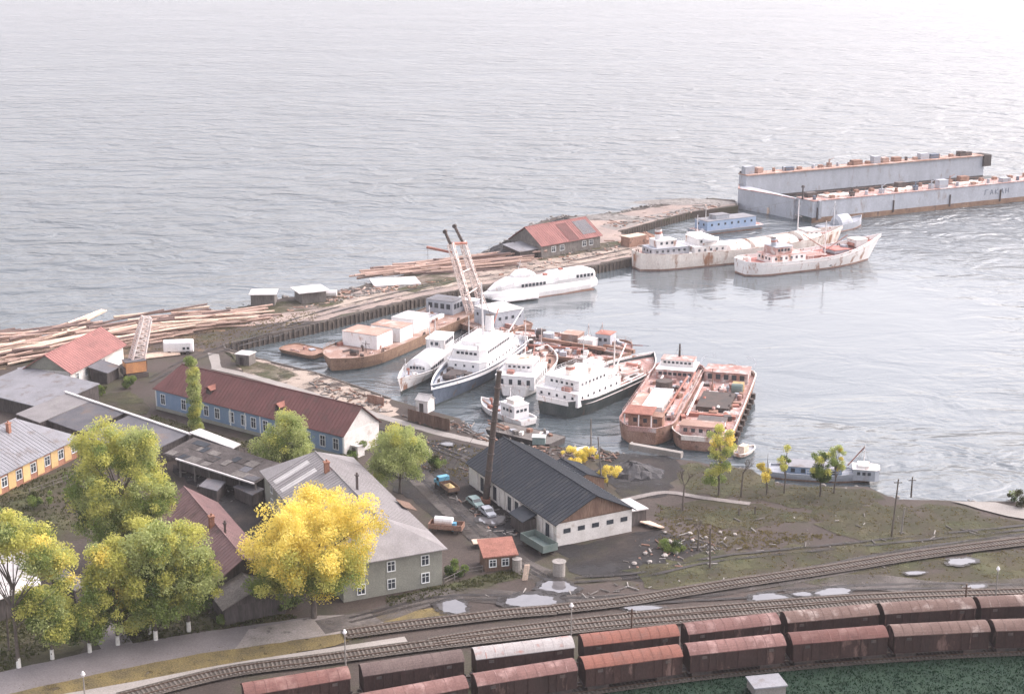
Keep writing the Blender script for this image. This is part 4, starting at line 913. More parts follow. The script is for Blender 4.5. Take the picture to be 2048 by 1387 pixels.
# lifeboat
for sg in (-1,1): 
    mb = MB(); rr = []
    for i in range(9):
        u_ = i/8*2-1; w_ = 1.1*(1-abs(u_)**2.4)+.03; rr.append([(-Lh_+24+u_*3, sg*5.2+w_*math.cos(a), s.dz(0)+4.6+.9*math.sin(a)) for a in [2*math.pi*j/8 for j in range(8)]])
    mb.loft(rr); mb.build('lifeboat', M['clean_white'], s.t)

s.rigging([((Lh_-14,0,s.dz(Lh_-15)+13),(Lh_-1,0,s.dz(Lh_-1)+1)),((Lh_-14,0,s.dz(Lh_-15)+13),(-Lh_+22,0,s.dz(0)+11))]); s.roofrail(-Lh_+18.3,-Lh_+29.7,5.4,s.dz(0)+2.7)
# supply ship with the high bow
s = Ship('supply_ship', 'white ship with high flared bow and red decks lying outermost at the mole', 'ship', (1480,548), (1735,519), 14, 4.1, 'white_ship', 'rust', 'red_deck', bul=1.1, shb=4.2, shs=.5, bs=.58, ss=.18, sp=2.6, sw=.5, rake=5, flare=.84, bandh=.45)
l = s.L/2
s.house(-l+9,-l+22, 4.0, s.dz(-l+14), 2.5, 'white_ship', 'pink_deck', win='lrb', sp=2.2)
s.house(-l+11,-l+18, 3.2, s.dz(-l+14)+2.6, 2.3, 'pink_deck', 'grey_ship', win='lrf', sp=1.6, cham=1)
s.funnel(-l+12.5, 0, s.dz(-l+14)+4.8, 2.6, 1.0, 'grey_ship', 'brown_red')
s.hatch(-l+24,-l+31,3.2,'brown_red','pink_deck'); s.hatch(-l+34,-l+40,3.0,'grey_ship','red_deck')
s.mast(-l+32.5, s.dz(-l+32), 11, 'white_ship', .22, arms=((.8,3),)); s.bar('derrick', (-l+33,0,s.dz(-l+32)+1.5), (-l+24.5,1.5,s.dz(-l+32)+7), .14, 'brown_red'); s.bar('derrick', (-l+33,0,s.dz(-l+32)+1.5), (-l+40,-1.5,s.dz(-l+32)+6), .14, 'brown_red')
s.house(-l+43,-l+47.5, 2.4, s.dz(-l+44), 2.0, 'white_ship', 'cream_ship'); s.bitts((-l+4,l-9)); s.rail(-l+9,-l+23); s.clutter(-l+2,-l+9,4,PALE,3); s.clutter(-l+23,-l+43,9,['brown_red','pink_deck','grey_ship','red_deck'],4)
s.drum('windlass', l-7, 0, .6, 3, 'brown_red')
MB().box(-l+30,-l+30.8,-6.0-.02,-5.9,.9,1.9).build('anchor_plate', M['dark_metal'], s.t)

# pale workboat between tanker and dock (rounded grey canopy)
s = Ship('harbour_launch', 'light grey launch with rounded canopy between the two white ships and the dock', 'boat', (1640,468), (1722,450), 6.5, 2.6, 'grey_ship', 'rust', 'grey_ship', bul=.5, shb=1.2, bs=.6, sw=.7)
mb = MB(); rr = [[(xx, k_*2.6*math.cos(a), 2.0+k_*3.6*math.sin(a)) for a in [math.pi*i/10 for i in range(11)]] for xx, k_ in ((-4,.7),(-3,1),(3,1),(5,.55))]
mb.loft(rr); mb.build('canopy', M['grey_ship'], s.t); s.mast(-4.5, 2, 9, arms=((.7,1.8),(.85,1.2)))

# houseboat by the mole
s = Ship('houseboat', 'blue-grey houseboat with a row of small windows behind the tanker', 'boat', (1388,468), (1520,452), 9, 1.4, 'grey_ship', 'rust', 'pink_deck', bul=.1, bs=.9, bp=3, ss=.1, sw=.9)
l = s.L/2; s.house(-l+3, l-5, 3.6, s.dz(0), 3.4, 'blue_paint', 'roof_pale', win='lrfb', sp=3.4); s.house(-l+8,-l+14,2,s.dz(0)+3.5,1.4,'grey_ship','roof_pale'); s.clutter(-l,-l+4,3,PALE,5); s.mast(-l+5, s.dz(0)+3.5, 5)

# hydrofoil
def hydrofoil():
    a, b = atw(1184,572), atw(962,604); L = (b-a).length; c = (a+b)/2
    t = thing('hydrofoil', 'long white passenger hydrofoil moored at the pier behind the floating crane', 'boat', c, head(a,b)); h = L/2; t.scale = (1,1.45,1.3)
    def body(prof, name, m, k=14):
        rr = []
        for x, w_, z0, z1 in prof: rr.append([(x, w_*math.copysign(abs(math.cos(an))**.6, math.cos(an)), z0+(z1-z0)*(.5+.5*math.copysign(abs(math.sin(an))**.8, math.sin(an)))) for an in [2*math.pi*i/k for i in range(k)]])
        return MB().loft(rr).build(name, M[m], t, smooth=False)
    body([(-h,2.0,.2,2.6),(-h+3,2.6,-.4,3.0),(-6,2.9,-.7,3.1),(6,2.9,-.7,3.2),(12,2.6,-.5,3.0),(h-3,1.2,.3,2.4),(h,.15,1.2,1.9)], 'hull', 'clean_white')
    body([(-h+.6,1.8,1.6,4.4),(-h+3,2.5,1.6,5.0),(-5,2.7,1.6,5.0),(-3,2.6,1.6,4.2),(1,2.6,1.6,4.2),(4,2.6,1.6,4.9),(10,2.3,1.6,4.8),(14,1.7,1.6,3.8),(h-2.5,.6,1.6,2.6)], 'cabin', 'clean_white')
    body([(2,1.3,4.4,5.4),(4,1.7,4.4,6.2),(7,1.5,4.4,6.1),(9,.9,4.4,5.2)], 'wheelhouse', 'clean_white')
    for k in range(7): 
        for sg in (-1,1): port(t, (1.2+k*1.25-1, sg*2.72, 3.2), 0 if sg<0 else math.pi, .8, .7)
    for k in range(5):
        for sg in (-1,1): port(t, (-h+2.6+k*1.3, sg*2.55, 3.6), 0 if sg<0 else math.pi, .8, .7)
    for sg in (-1,1): MB().prism([(2,sg*2.4),(4,sg*4.7),(15,sg*4.2),(17,sg*1.2)] if sg>0 else [(17,-1.2),(15,-4.2),(4,-4.7),(2,-2.4)], .5, .85).build('foil_guard', M['clean_white'], t)
    MB().box(-h+2,h-8,-2.93,2.93,-.25,.1).build('boot_topping', M['rust'], t)
    mb = MB(); mb.tube((7,0,6),(6,0,8.4),.1,.06,6); mb.tube((6.4,-.9,7.6),(6.4,.9,7.6),.05,.05,4); mb.build('mast', M['clean_white'], t)
    for x in (-8,-2.5): MB().box(x-.5,x+.5,-.4,.4,4.9 if x<-5 else 4.1,5.3 if x<-5 else 4.6).build('roof_hatch', M['brown_red'], t)
hydrofoil()

# long brown barge
s = Ship('deck_barge', 'long brown flat barge with grey-white deck cabins in the inner basin', 'barge', (925,633), (664,744), 15.5, 3.2, 'brown_hull', 'dark_hull', 'rust_deck', bul=.25, bs=.80, bp=3.2, ss=.06, sw=.9, rake=.6, flare=.93, bandh=.4, shb=.4)
l = s.L/2
s.house(l-20,l-13, 5.2, s.dz(l-15), 3.6, 'clean_white', 'rust_deck', y=-.6); s.house(l-28,l-22, 4.4, s.dz(l-25), 3.6, 'clean_white', 'rust_deck', y=1.2)
s.house(l-39,l-31, 3.4, s.dz(0), 3.6, 'clean_white', 'roof_white', y=.6); s.drum('tank', l-38, 3.4, .9, 2, 'clean_white', ax='z')
for k, y in enumerate((-5.6,-3.9,-2.2,-.4,1.3)): s.box('white_pontoon', -2-k*.4-6, y, (18,1.0,1.0), 'clean_white' if k%2==0 else 'grey_ship')
s.house(-l+4,-l+10, 4.2, s.dz(-l+5), 3.6, 'grey_ship', 'roof_pale', y=-1.4, win='fl', sp=2.2, ww=(1.2,1.4)); s.house(-l+1,-l+4, 3.2, s.dz(-l), 3.0, 'grey_ship', 'clean_white', y=3)
s.bitts((-l+14,0,l-12)); s.clutter(-l+10,l-5,34,RUSTY+['white_ship'],6,.7); s.rail(l-12,l-2,'rust',h=.9)
s.drum('winch_drum', l-6, 2.6, .7, 2, 'dark_metal'); s.mast(l-9, s.dz(l-9), 3.2, 'dark_metal', .1, y=4)
# small pontoon
s = Ship('pontoon', 'small brown pontoon floating off the end of the long barge', 'pontoon', (642,716), (570,700), 7, 1.3, 'brown_hull', 'dark_hull', 'rust', bul=.15, bs=.85, bp=3, ss=.1, sw=.8); s.clutter(-3,3,3,RUSTY,9,.7)

# floating crane
s = Ship('floating_crane', 'floating crane with tall white twin lattice jib in the middle of the harbour', 'crane', (1010,668), (932,640), 16, 2.2, 'rust', 'dark_hull', 'rust_deck', bul=.2, bs=.92, bp=3, ss=.08, sw=.9, L=24)
l = s.L/2; R0 = s.t; R0.rotation_euler = (0,0,head(atw(1010,668), atw(932,640)))
s.house(-l+2,-l+12,4.6,s.dz(0),4.4,'grey_ship','roof_white',win='lrb',sp=2.6,y=-1); s.clutter(-l,l,12,RUSTY,10)
bpy.context.view_layer.update()
inv = (Matrix.Translation(R0.location) @ Matrix.Rotation(R0.rotation_euler.z,4,'Z')).inverted()
def truss(p0, p1, w0, w1, n, r, name, m, parent, side=None):
    p0 = Vector(p0); p1 = Vector(p1); d = (p1-p0).normalized(); a = (side or d.orthogonal()).normalized(); a = (a-d*a.dot(d)).normalized(); b = d.cross(a); mb = MB(); prev = None
    for i in range(n+1):
        f = i/n; c = p0.lerp(p1,f); w_ = (w0+(w1-w0)*f)/2; q = [c+a*w_*i_+b*w_*j_ for i_, j_ in ((-1,-1),(1,-1),(1,1),(-1,1))]
        for j in range(4): mb.tube(q[j], q[(j+1)%4], r*.55, r*.55, 4, False)
        if prev:
            for j in range(4): mb.tube(prev[j], q[j], r, r, 5, False); mb.tube(prev[j], q[(j+1)%4], r*.55, r*.55, 4, False)
        prev = q
    return mb.build(name, M[m], parent, fix=False)
J0, J1 = inv @ at(943,634,-.5), inv @ at(966,614,-.5)
Yd = at(944,634,-.5).y
def air(px, py, Y): # point seen at px,py on the vertical plane y=Y
    u_ = (px-1024)/F_PX; v = -(py-693.5)/F_PX; d = Vector((u_, math.cos(PITCH)+v*math.sin(PITCH), -math.sin(PITCH)+v*math.cos(PITCH))); return Vector((0,0,CAM_H)) + d*(Y/d.y)
T0, T1 = inv @ air(901,488,Yd-2), inv @ air(925,484,Yd+8)
sidev = (J1-J0)
truss(J0+sidev*.02, T0, 1.8, 1.4, 14, .17, 'jib', 'lattice', R0, sidev); truss(J1, T1, 1.8, 1.4, 14, .17, 'jib', 'lattice', R0, sidev)
U0, U1 = inv @ air(890,463,Yd-2), inv @ air(909,452,Yd+8)
for p, q in ((T0,U0),(T1,U1)): 
    o = MB().tube(p,q,.45,.4,8).build('jib_head', M['black_iron'], R0); MB().tube(q-sidev.normalized()*.5,q+sidev.normalized()*.5,.55,.55,10).build('sheave', M['black_iron'], o)
MB().tube(inv @ air(853,494,Yd-1), inv @ air(904,505,Yd-1), .38,.34,8).build('fly_arm', M['brown_red'], R0); MB().tube(inv @ air(903,487,Yd), inv @ air(933,486,Yd+6), .4,.35,8).build('cross_head', M['brown_red'], R0)
for f in (.3,.6,.97): MB().tube((J0.lerp(T0,f)), (J1.lerp(T1,f)), .2,.2,6).build('cross_brace', M['lattice'], R0)
MB().tube(J0,J1,.5,.5,8).build('heel_beam', M['lattice'], R0)
for p in (J0,J1): MB().box(p.x-1.3,p.x+1.3,p.y-1.3,p.y+1.3,s.dz(0)-.1,p.z).build('pedestal', M['grey_ship'], R0)
MB().tube(U1, inv @ at(985,640,2.5), .05,.05,4).build('hoist_rope', M['dark_metal'], R0); MB().tube(U0, inv @ at(950,632,1.5), .05,.05,4).build('hoist_rope', M['dark_metal'], R0)
MB().tube(inv @ air(855,494,Yd-1), inv @ air(856,520,Yd-1), .04,.04,4).build('hoist_rope', M['dark_metal'], R0)

# rusty work pontoon with scrap
s = Ship('work_pontoon', 'wide rusty pontoon cluttered with machinery in the middle of the harbour', 'pontoon', (1005,694), (1262,726), 21, 2.6, 'rust', 'dark_hull', 'pink_deck', bul=.5, bs=.82, bp=2.4, ss=.08, sw=.9, shb=.4)
l = s.L/2
s.house(-2,2.5,2.2,s.dz(0),2.8,'rust_deck','rust_deck',y=4); s.house(l-14,l-10,1.8,s.dz(0),2.6,'clean_white','roof_white',y=1); s.house(l-11,l-7,2.0,s.dz(0),3.4,'grey_ship','brown_red',y=5.5,win='rb')
s.box('steel_beam', 4, 6.5, (13,1.4,1.2), 'black_iron', rz=-.15); s.box('steel_beam', l-8, -2, (12,1.0,.9), 'dark_metal', rz=-.2); s.box('steel_beam', l-4, 2, (9,.9,.9), 'rust', rz=-.2)
s.box('boom', 3, -2, (18,.8,.8), 'rust', z=s.dz(0)+1.2, rz=-.12); s.box('boom', 0, -5, (15,.6,.6), 'brown_red', z=s.dz(0)+.9, rz=.2)
s.drum('buoy', -6, 3, 1.5, 2.4, 'grey_ship', ax='z'); s.drum('buoy', -9, 5, 1.3, 2.0, 'dark_metal', ax='x'); s.clutter(-l+1,l-4,110,RUSTY+['black_iron','grey_ship','white_ship'],12,1.1); s.rail(l-12,l-1,'rust',h=1.0)
for x, y in ((-12,2),(-4,-6),(5,3),(l-10,5.5)): s.mast(x, s.dz(0), 6, 'lattice', .12, y=y, arms=())

# white-blue trawler, bow towards the shore
s = Ship('trawler', 'white trawler with blue-grey hull and tall mast, bow pointing at the board fence', 'ship', (1012,712), (884,803), 12.5, 4.6, 'bluegrey_hull', 'dark_hull', 'grey_ship', bul=1.2, shb=1.1, shs=.2, bs=.42, bp=2.2, ss=.15, sw=.7, rake=2.5, flare=.78, bandh=.5, rim='clean_white', L=48)
l = s.L/2
s.house(-l+8,l-17,5.0,s.dz(-2),2.5,'clean_white','clean_white',win='lrf',sp=2.4,ww=(.5,.5),cham=1.6); s.house(-l+12,l-18.5,4.4,s.dz(-2)+2.6,2.4,'clean_white','clean_white',win='lrf',sp=1.2,cham=1.6,ww=(.75,.6),wz=.65)
s.house(-l+14,l-22,3.2,s.dz(-2)+5.1,.9,'clean_white','clean_white',cham=1.2)
s.mast(-l+19, s.dz(0)+6, 13, 'clean_white', .28, arms=((.5,4),(.8,2.4)), rake=1.0); s.mast(l-20, s.dz(0)+8, 5, arms=())
s.funnel(-l+15, 0, s.dz(0)+6, 4, 1.2, 'clean_white'); s.hatch(l-14,l-10,1.8,'grey_ship','dark_metal'); s.drum('windlass', l-8, 0, .7, 3, 'dark_metal'); s.box('winch', l-12, 3, (2,1.4,1.2), 'dark_metal'); s.box('winch', l-15.5, -3, (1.6,1.2,1.0), 'dark_metal')
s.bitts((l-5,l-12,-l+4)); s.rail(-l+8,l-18,dz=1.8,ins=.6); s.clutter(-l+1,-l+8,5,PALE,13); s.bar('derrick', (-l+10,2,s.dz(0)+3), (-l+2,4,s.dz(0)+9), .15, 'clean_white'); s.bar('derrick', (-l+10,-2,s.dz(0)+3), (-l+1,-3,s.dz(0)+8), .15, 'brown_red')

z = s.dz(-2); s.roofrail(-l+8.2,l-18.6,4.8,z+2.6); s.roofrail(-l+12.2,l-20.5,4.2,z+5.1); s.lifeboat(-l+11,3.6,z+3.8); s.lifeboat(-l+11,-3.6,z+3.8); s.rigging([((-l+20,0,z+18),(l-2,0,s.dz(l-2)+1)),((-l+20,0,z+18),(-l+2,0,z+2)),((-l+20,0,z+15),(l-20,4,z+5)),((-l+20,0,z+15),(l-20,-4,z+5))]); s.house(-l+14,-l+16,1.0,z+5.1,1.3,'cream_ship'); s.drum('vent', l-19, 2.8, .4, 1.2, 'white_ship', z=z+5.1, ax='z')
# white cutter left of the trawler
s = Ship('cutter', 'smaller white cutter with domed cabin lying left of the blue-grey trawler', 'boat', (905,706), (800,790), 9, 2.8, 'white_ship', 'dark_hull', 'grey_ship', bul=.7, shb=1.6, bs=.45, bp=2.0, sw=.75, rake=2, flare=.82, bandh=.8, L=36)
l = s.L/2
mb = MB(); rr = [[(xx, k_*3.3*math.cos(a), s.dz(0)-.1+k_*3.4*math.sin(a)**.75) for a in [math.pi*i/10 for i in range(11)]] for xx, k_ in ((-l+6,.9),(-6,1),(6,1),(l-11,.62))]
cb = mb.loft(rr).build('cabin', M['clean_white'], s.t)
for i in range(5): port(cb, (l-10.9, -1.6+i*.8, s.dz(0)+1.2), math.pi/2, .55, .7)
for i in range(6): port(cb, (-2+i*1.6, 3.32, s.dz(0)+1.0), math.pi, .9, .7)
s.house(-l+5,-l+13,2.4,s.dz(0)+2.6,2.4,'clean_white','clean_white',win='lrf',sp=1.5,cham=.8); s.mast(-2, s.dz(0)+3.4, 11, arms=((.8,1.6),)); s.mast(-l+12, s.dz(0)+5, 6, arms=()); s.mast(l-3, s.dz(l-3), 4.5, r=.1, arms=()); s.rail(l-11,l-2,ins=.4); s.clutter(l-9,l-4,4,PALE,14,.7)

# white tug between the trawler and the dark-hulled ship
s = Ship('tug', 'white tug with four dark stern windows right of the iron chimney', 'boat', (1018,806), (1102,708), 10.5, 2.8, 'white_ship', 'dark_hull', 'rust_deck', bul=.8, shb=.9, bs=.6, ss=.25, sp=2.0, sw=.55, flare=.86, L=34)
l = s.L/2
s.house(-l+1.2,-l+14,4.6,s.dz(-l+8),2.8,'clean_white','clean_white',win='blr',sp=2.3,ww=(.8,1.2),wz=.5); s.house(-l+5,-l+12,3.2,s.dz(-l+8)+2.9,1.8,'clean_white','cream_ship',win='blrf',sp=1.4,ww=(.6,.5))
s.funnel(-l+15.5,0,s.dz(0),4.6,1.0,'cream_ship','brown_red'); s.mast(-l+11, s.dz(0)+4.6, 8, 'clean_white', arms=((.7,2),)); s.hatch(2,7,2.2,'brown_red','rust_deck'); s.clutter(0,l-4,20,RUSTY+['white_ship'],15,.9); s.rail(-l+2,-l+14,dz=2.6,ins=1.0); s.bar('derrick', (0,0,s.dz(0)+1), (8,1,s.dz(0)+4), .16, 'brown_red')

z = s.dz(-l+8); s.roofrail(-l+1.4,-l+13.8,4.4,z+2.9); s.roofrail(-l+5.2,-l+11.8,3.0,z+4.8); s.lifeboat(-l+11,3.4,z+3.9,4.5); s.rigging([((-l+11,0,z+12),(l-2,0,s.dz(l-2)+1)),((-l+11,0,z+12),(-l+1,0,z+3))]); s.box('locker', -l+3, 1.5, (1.4,1.6,.8), 'brown_red', z=z+2.9)
# dark-hulled ship
s = Ship('cargo_tug', 'large white-topped ship with dark green hull beside the tug', 'ship', (1118,826), (1288,752), 13.5, 3.8, 'dark_hull', 'dark_hull', 'pink_deck', bul=1.1, shb=1.3, shs=.3, bs=.66, ss=.2, sp=2.2, sw=.6, rake=2, flare=.88, bandh=.3, rim='white_ship', L=41)
l = s.L/2
s.house(-l+1.6,-l+19,5.6,s.dz(-l+8),2.7,'clean_white','clean_white',win='blr',sp=2.4,ww=(.55,.6)); s.house(-l+3.5,-l+16,4.6,s.dz(-l+8)+2.8,2.3,'clean_white','clean_white',win='blrf',sp=1.6,ww=(.6,.55),cham=1)
s.funnel(-l+7,0,s.dz(0)+5.1,2.8,1.2,'cream_ship','brown_red'); s.mast(-l+12, s.dz(0)+5.1, 8, arms=((.6,3),(.85,2))); s.house(-l+20,-l+23,2.0,s.dz(0),4.4,'clean_white','clean_white',y=3.5,win='r'); s.hatch(-l+26,-l+33,3.2,'white_ship','pink_deck'); s.mast(-l+25, s.dz(0), 10, 'white_ship', .24, arms=((.7,4),)); s.bar('derrick', (-l+25,0,s.dz(0)+1.5), (-l+34,2.5,s.dz(0)+6), .16, 'white_ship')
s.bitts((-l+1.2,l-10)); s.rail(-l+2,-l+18,dz=2.4,ins=.9); s.rail(l-14,l-4,'rust',ins=.3); s.clutter(-l+24,l-8,26,PALE+['rust','dark_metal'],16,.9); s.drum('windlass', l-8, 0, .7, 3, 'brown_red')
MB().tube((-l+3,-6.5,4.4),(l-14,-6.75,4.6),.14,.14,6).build('rubbing_strake', M['white_ship'], s.t)

z = s.dz(-l+8); s.roofrail(-l+1.8,-l+18.6,5.4,z+2.8); s.roofrail(-l+3.7,-l+15.6,4.4,z+5.2); s.lifeboat(-l+17,4.2,z+3.9); s.lifeboat(-l+17,-4.2,z+3.9); s.rigging([((-l+12,0,z+13),(l-2,0,s.dz(l-2)+1)),((-l+12,0,z+13),(-l+1,0,z+3)),((-l+25,0,z+9),(l-6,3,s.dz(l-6)+1)),((-l+25,0,z+9),(l-6,-3,s.dz(l-6)+1))]); s.box('locker', -l+2.6, -2, (1.2,2.2,.8), 'brown_red', z=z+2.8); s.drum('vent', -l+10, 3, .45, 1.4, 'cream_ship', z=z+5.2, ax='z'); s.drum('vent', -l+10, -3, .45, 1.4, 'cream_ship', z=z+5.2, ax='z')
# small workboat and timber raft at the bank
s = Ship('workboat', 'small workboat with boxy white wheelhouse moored at the bank below the tug', 'boat', (1066,856), (955,812), 5.6, 1.7, 'white_ship', 'dark_hull', 'grey_ship', bul=.5, shb=.9, bs=.6, sw=.8, flare=.88, L=17)
s.house(-6,-1.2,2.0,s.dz(-3),3.0,'clean_white','clean_white',win='lrbf',sp=1.3,ww=(.7,.6)); s.house(-5,-2.5,1.4,s.dz(-3)+3.1,.9,'cream_ship','clean_white'); s.clutter(0,6,5,RUSTY,17,.6); s.mast(-2,s.dz(0)+3,3,arms=())
s = Ship('timber_raft', 'dark timber landing raft with crates in front of the workboat', 'raft', (1115,894), (985,862), 6.5, 1.5, 'dark_plank', 'dark_hull', 'plank', bul=.05, bs=.95, bp=4, ss=.05, sw=.9); s.clutter(-l/3,l/3,12,['rust','grey_ship','plank','cream_ship'],18,.7)

# two rusty hulks moored stern to the bank
s = Ship('rusty_hulk', 'left-hand rusty hulk with bright red bridge canopy, stern to the bank', 'ship', (1283,890), (1366,756), 12.0, 3.8, 'rust', 'dark_hull', 'pink_deck', bul=1.0, shb=.8, shs=.2, bs=.88, bp=2.6, ss=.12, sp=2, sw=.5, rake=.5, flare=.92, rim='pink_deck')
l = s.L/2
b = s.house(-l+3.4,-l+6.6,3.6,s.dz(-l+4),2.4,'rust','rust',win='b',sp=2.2,ww=(.8,.9)); MB().box(-l+2.2,-l+8.2,-1.6,4.4,s.dz(-l+4)+2.95,s.dz(-l+4)+3.15).build('canopy', M['tin_red'], s.t)
for y in (-1.5,1.2,4.2): MB().box(-l+2.3,-l+2.5,y-.12,y+.12,s.dz(-l)-.2,s.dz(-l+4)+2.95).build('canopy_post', M['white_ship'], s.t)
s.box('side_tank', -l+16, 3.6, (14,3.4,1.6), 'rust_deck'); s.box('side_tank', -l+15, -4.2, (11,1.6,1.2), 'pink_deck'); s.house(-l+12,-l+26,2.0,s.dz(-l+18),1.9,'white_ship','white_ship',y=0)
s.drum('black_tank', -l+28, .5, 1.9, 3.2, 'black_iron', ax='z'); s.bar('deck_pipe', (-l+10,-2.8,s.dz(0)+1.3), (l-13,-3.2,s.dz(0)+1.6), .26, 'brown_red'); s.bar('deck_pipe', (-l+10,2.2,s.dz(0)+2.0), (l-14,2.4,s.dz(0)+1.6), .2, 'white_ship'); s.house(l-12,l-4,4.4,s.dz(l-9),2.2,'pink_deck','white_ship',win='blr',sp=1.3,ww=(.8,.7)); s.house(l-9,l-5,3.8,s.dz(l-9)+2.3,1.5,'white_ship','pink_deck',win='b',sp=1.1,ww=(.6,.5))
s.mast(l-6, s.dz(l-9)+3.6, 3.4, 'dark_metal', .3, arms=()); s.rail(-l+8,l-14,'pink_deck',ins=.15); s.clutter(-l+8,l-12,60,['rust','brown_red','pink_deck','white_ship','dark_metal','grey_ship'],19,.8); s.bar('derrick', (-l+10,-5,s.dz(0)+1.2), (l-16,-5.4,s.dz(0)+3.6), .2, 'brown_red'); s.bitts((-l+1.8,l-3))
s = Ship('rusty_hulk', 'right-hand rusty hulk with long open red deck, behind the yellow shore tree', 'ship', (1396,904), (1462,762), 13.0, 3.2, 'rust', 'dark_hull', 'pink_deck', bul=1.0, shb=.9, shs=.2, bs=.88, bp=2.6, ss=.12, sp=2, sw=.55, rake=.5, flare=.92, rim='cream_ship')
l = s.L/2
s.house(l-10,l-3.5,5.0,s.dz(l-9),2.3,'pink_deck','pink_deck',win='b',sp=2.2,ww=(1.1,1.2),wz=.55); s.rail(l-10,l-2,'grey_ship',dz=2.2); s.hatch(-l+20,-l+32,3.6,'black_iron',None,1.3); s.hatch(-l+9,-l+15,3.0,'rust','dark_metal',.8,-1); s.house(-l+3,-l+7,4.4,s.dz(-l+4),2.2,'pink_deck','rust_deck',win='b',sp=2)
s.box('deck_beam', -l+17, 0, (.8,11,.8), 'brown_red'); s.box('deck_beam', -l+18.6, 0, (.5,11,.6), 'rust_deck'); s.drum('winch_drum', -l+36, -3.4, 1.1, 2.4, 'truck_green'); s.box('winch', -l+38, -3.4, (2.4,2.6,1.8), 'yellow_load')
s.clutter(-l+3,l-13,70,['rust','brown_red','pink_deck','grey_ship','dark_metal','white_ship'],20,.85); s.bar('deck_pipe', (-l+14,4.6,s.dz(0)+1.0), (l-14,4.8,s.dz(0)+1.2), .25, 'white_ship'); s.bitts((-l+1.8,l-3)); s.mast(-l+34, s.dz(0), 6, 'rust', .16, y=2, arms=())
for i in range(9):
    x = -l+6+i*4; o = MB().tube((x,-6.9,.6),(x,-6.9,1.9),.55,.55,10).build('fender', M['black_iron'], s.t)

# grey patrol boat on the shore at the right
s = Ship('patrol_boat', 'long low grey-blue boat beached behind the thin shore trees', 'boat', (1538,948), (1738,962), 6.0, 1.5, 'grey_ship', 'brown_hull', 'grey_ship', bul=.5, shb=1.3, bs=.55, bp=2.0, sw=.8, rake=1.5, flare=.86, bandh=.3)
l = s.L/2; s.house(-l+3,-l+14,2.2,s.dz(0),1.7,'blue_paint','roof_pale',win='lr',sp=2.2); s.house(-l+16,-l+21,1.9,s.dz(0),1.9,'grey_ship','white_ship',win='lrfb',sp=1.4,cham=.8,ww=(.6,.6)); s.house(-l+17,-l+19,1.3,s.dz(0)+2.0,.5,'white_ship','white_ship'); s.mast(-l+18, s.dz(0)+3, 3.5, arms=((.7,1.4),)); s.box('locker', l-9, 0, (2.5,2,.8), 'grey_ship'); s.rail(l-12,l-2,ins=.2); s.bar('derrick', (-l+15,0,s.dz(0)+2), (-l+18,0,s.dz(0)+6), .12, 'brown_red')
for i, (px, lab, L_) in enumerate((((1455,890),'small dark skiff with a white box lying under the yellow shore tree',9),((1488,910),'tan skiff pulled up beside the dark one at the shore',7))):
    s = Ship('skiff', lab, 'boat', (px[0]-14,px[1]+6), (px[0]+20,px[1]-12), 3, 1.0, 'dark_hull' if i==0 else 'cream_ship', 'dark_hull', 'grey_ship', bul=.4, bs=.5, L=L_); s.box('box', -1, 0, (2,1.4,1.6), 'clean_white' if i==0 else 'log_pale')

# floating dock
D0, D1 = atw(1478,408), atw(1624,446); D2 = atw(2048,402); ux = (D2-D1).normalized(); uy = Vector((-ux.y,ux.x,0)); Wd = (D0-D1).dot(uy); Ld = 130
t = thing('floating_dock', 'huge grey floating dry dock with two long walls behind the white ships', 'dock', D1, math.atan2(ux.y,ux.x))
MB().box(0,Ld,0,Wd,-1.5,2.2).build('pontoon', M['dark_hull'], t); MB().box(-.3,Ld+.3,-.12,.0,-1.5,1.9).build('rust_band', M['brown_hull'], t)
TH = 9.5; ZT = 8.0; MB().box(-.02,Ld,-.05,TH,1.9,ZT).build('near_wall', M['grey_ship'], t); MB().box(.7,Ld-8,Wd-5.06,Wd-5.0,2.2,3.6).build('algae_band', M['dark_plank'], t); fw = MB().box(-1,Ld-8,Wd-5,Wd,2.2,ZT+3.9).build('far_wall', M['grey_ship'], t)
MB().box(-.2,Ld+.2,-.3,TH+.3,ZT,ZT+.3).build('top_deck', M['pink_deck'], t); MB().box(-1.2,Ld-7.8,Wd-5.7,Wd+.3,ZT+3.9,ZT+4.3).build('top_deck', M['rust_deck'], t)
MB().prism([(-1.5,TH),(-3.0,Wd*.45),(-7.0,Wd*.82),(-1.0,Wd),(.6,Wd-5),(.6,TH)],-1,ZT-.3).build('end_gate', M['grey_ship'], t); MB().tube((-3.6,Wd*.5,1.2),(-3.4,Wd*.5,1.2),1.3,1.3,12).build('gate_buoy', M['log_pale'], t)
MB().prism([(-1.6,TH),(-3.1,Wd*.45),(-7.1,Wd*.82),(-1.0,Wd+.1),(-1,Wd-.5),(-6.4,Wd*.81),(-2.6,Wd*.45),(-1.1,TH)],ZT-.3,ZT+.0).build('gate_rail', M['pink_deck'], t)
r = random.Random(21)
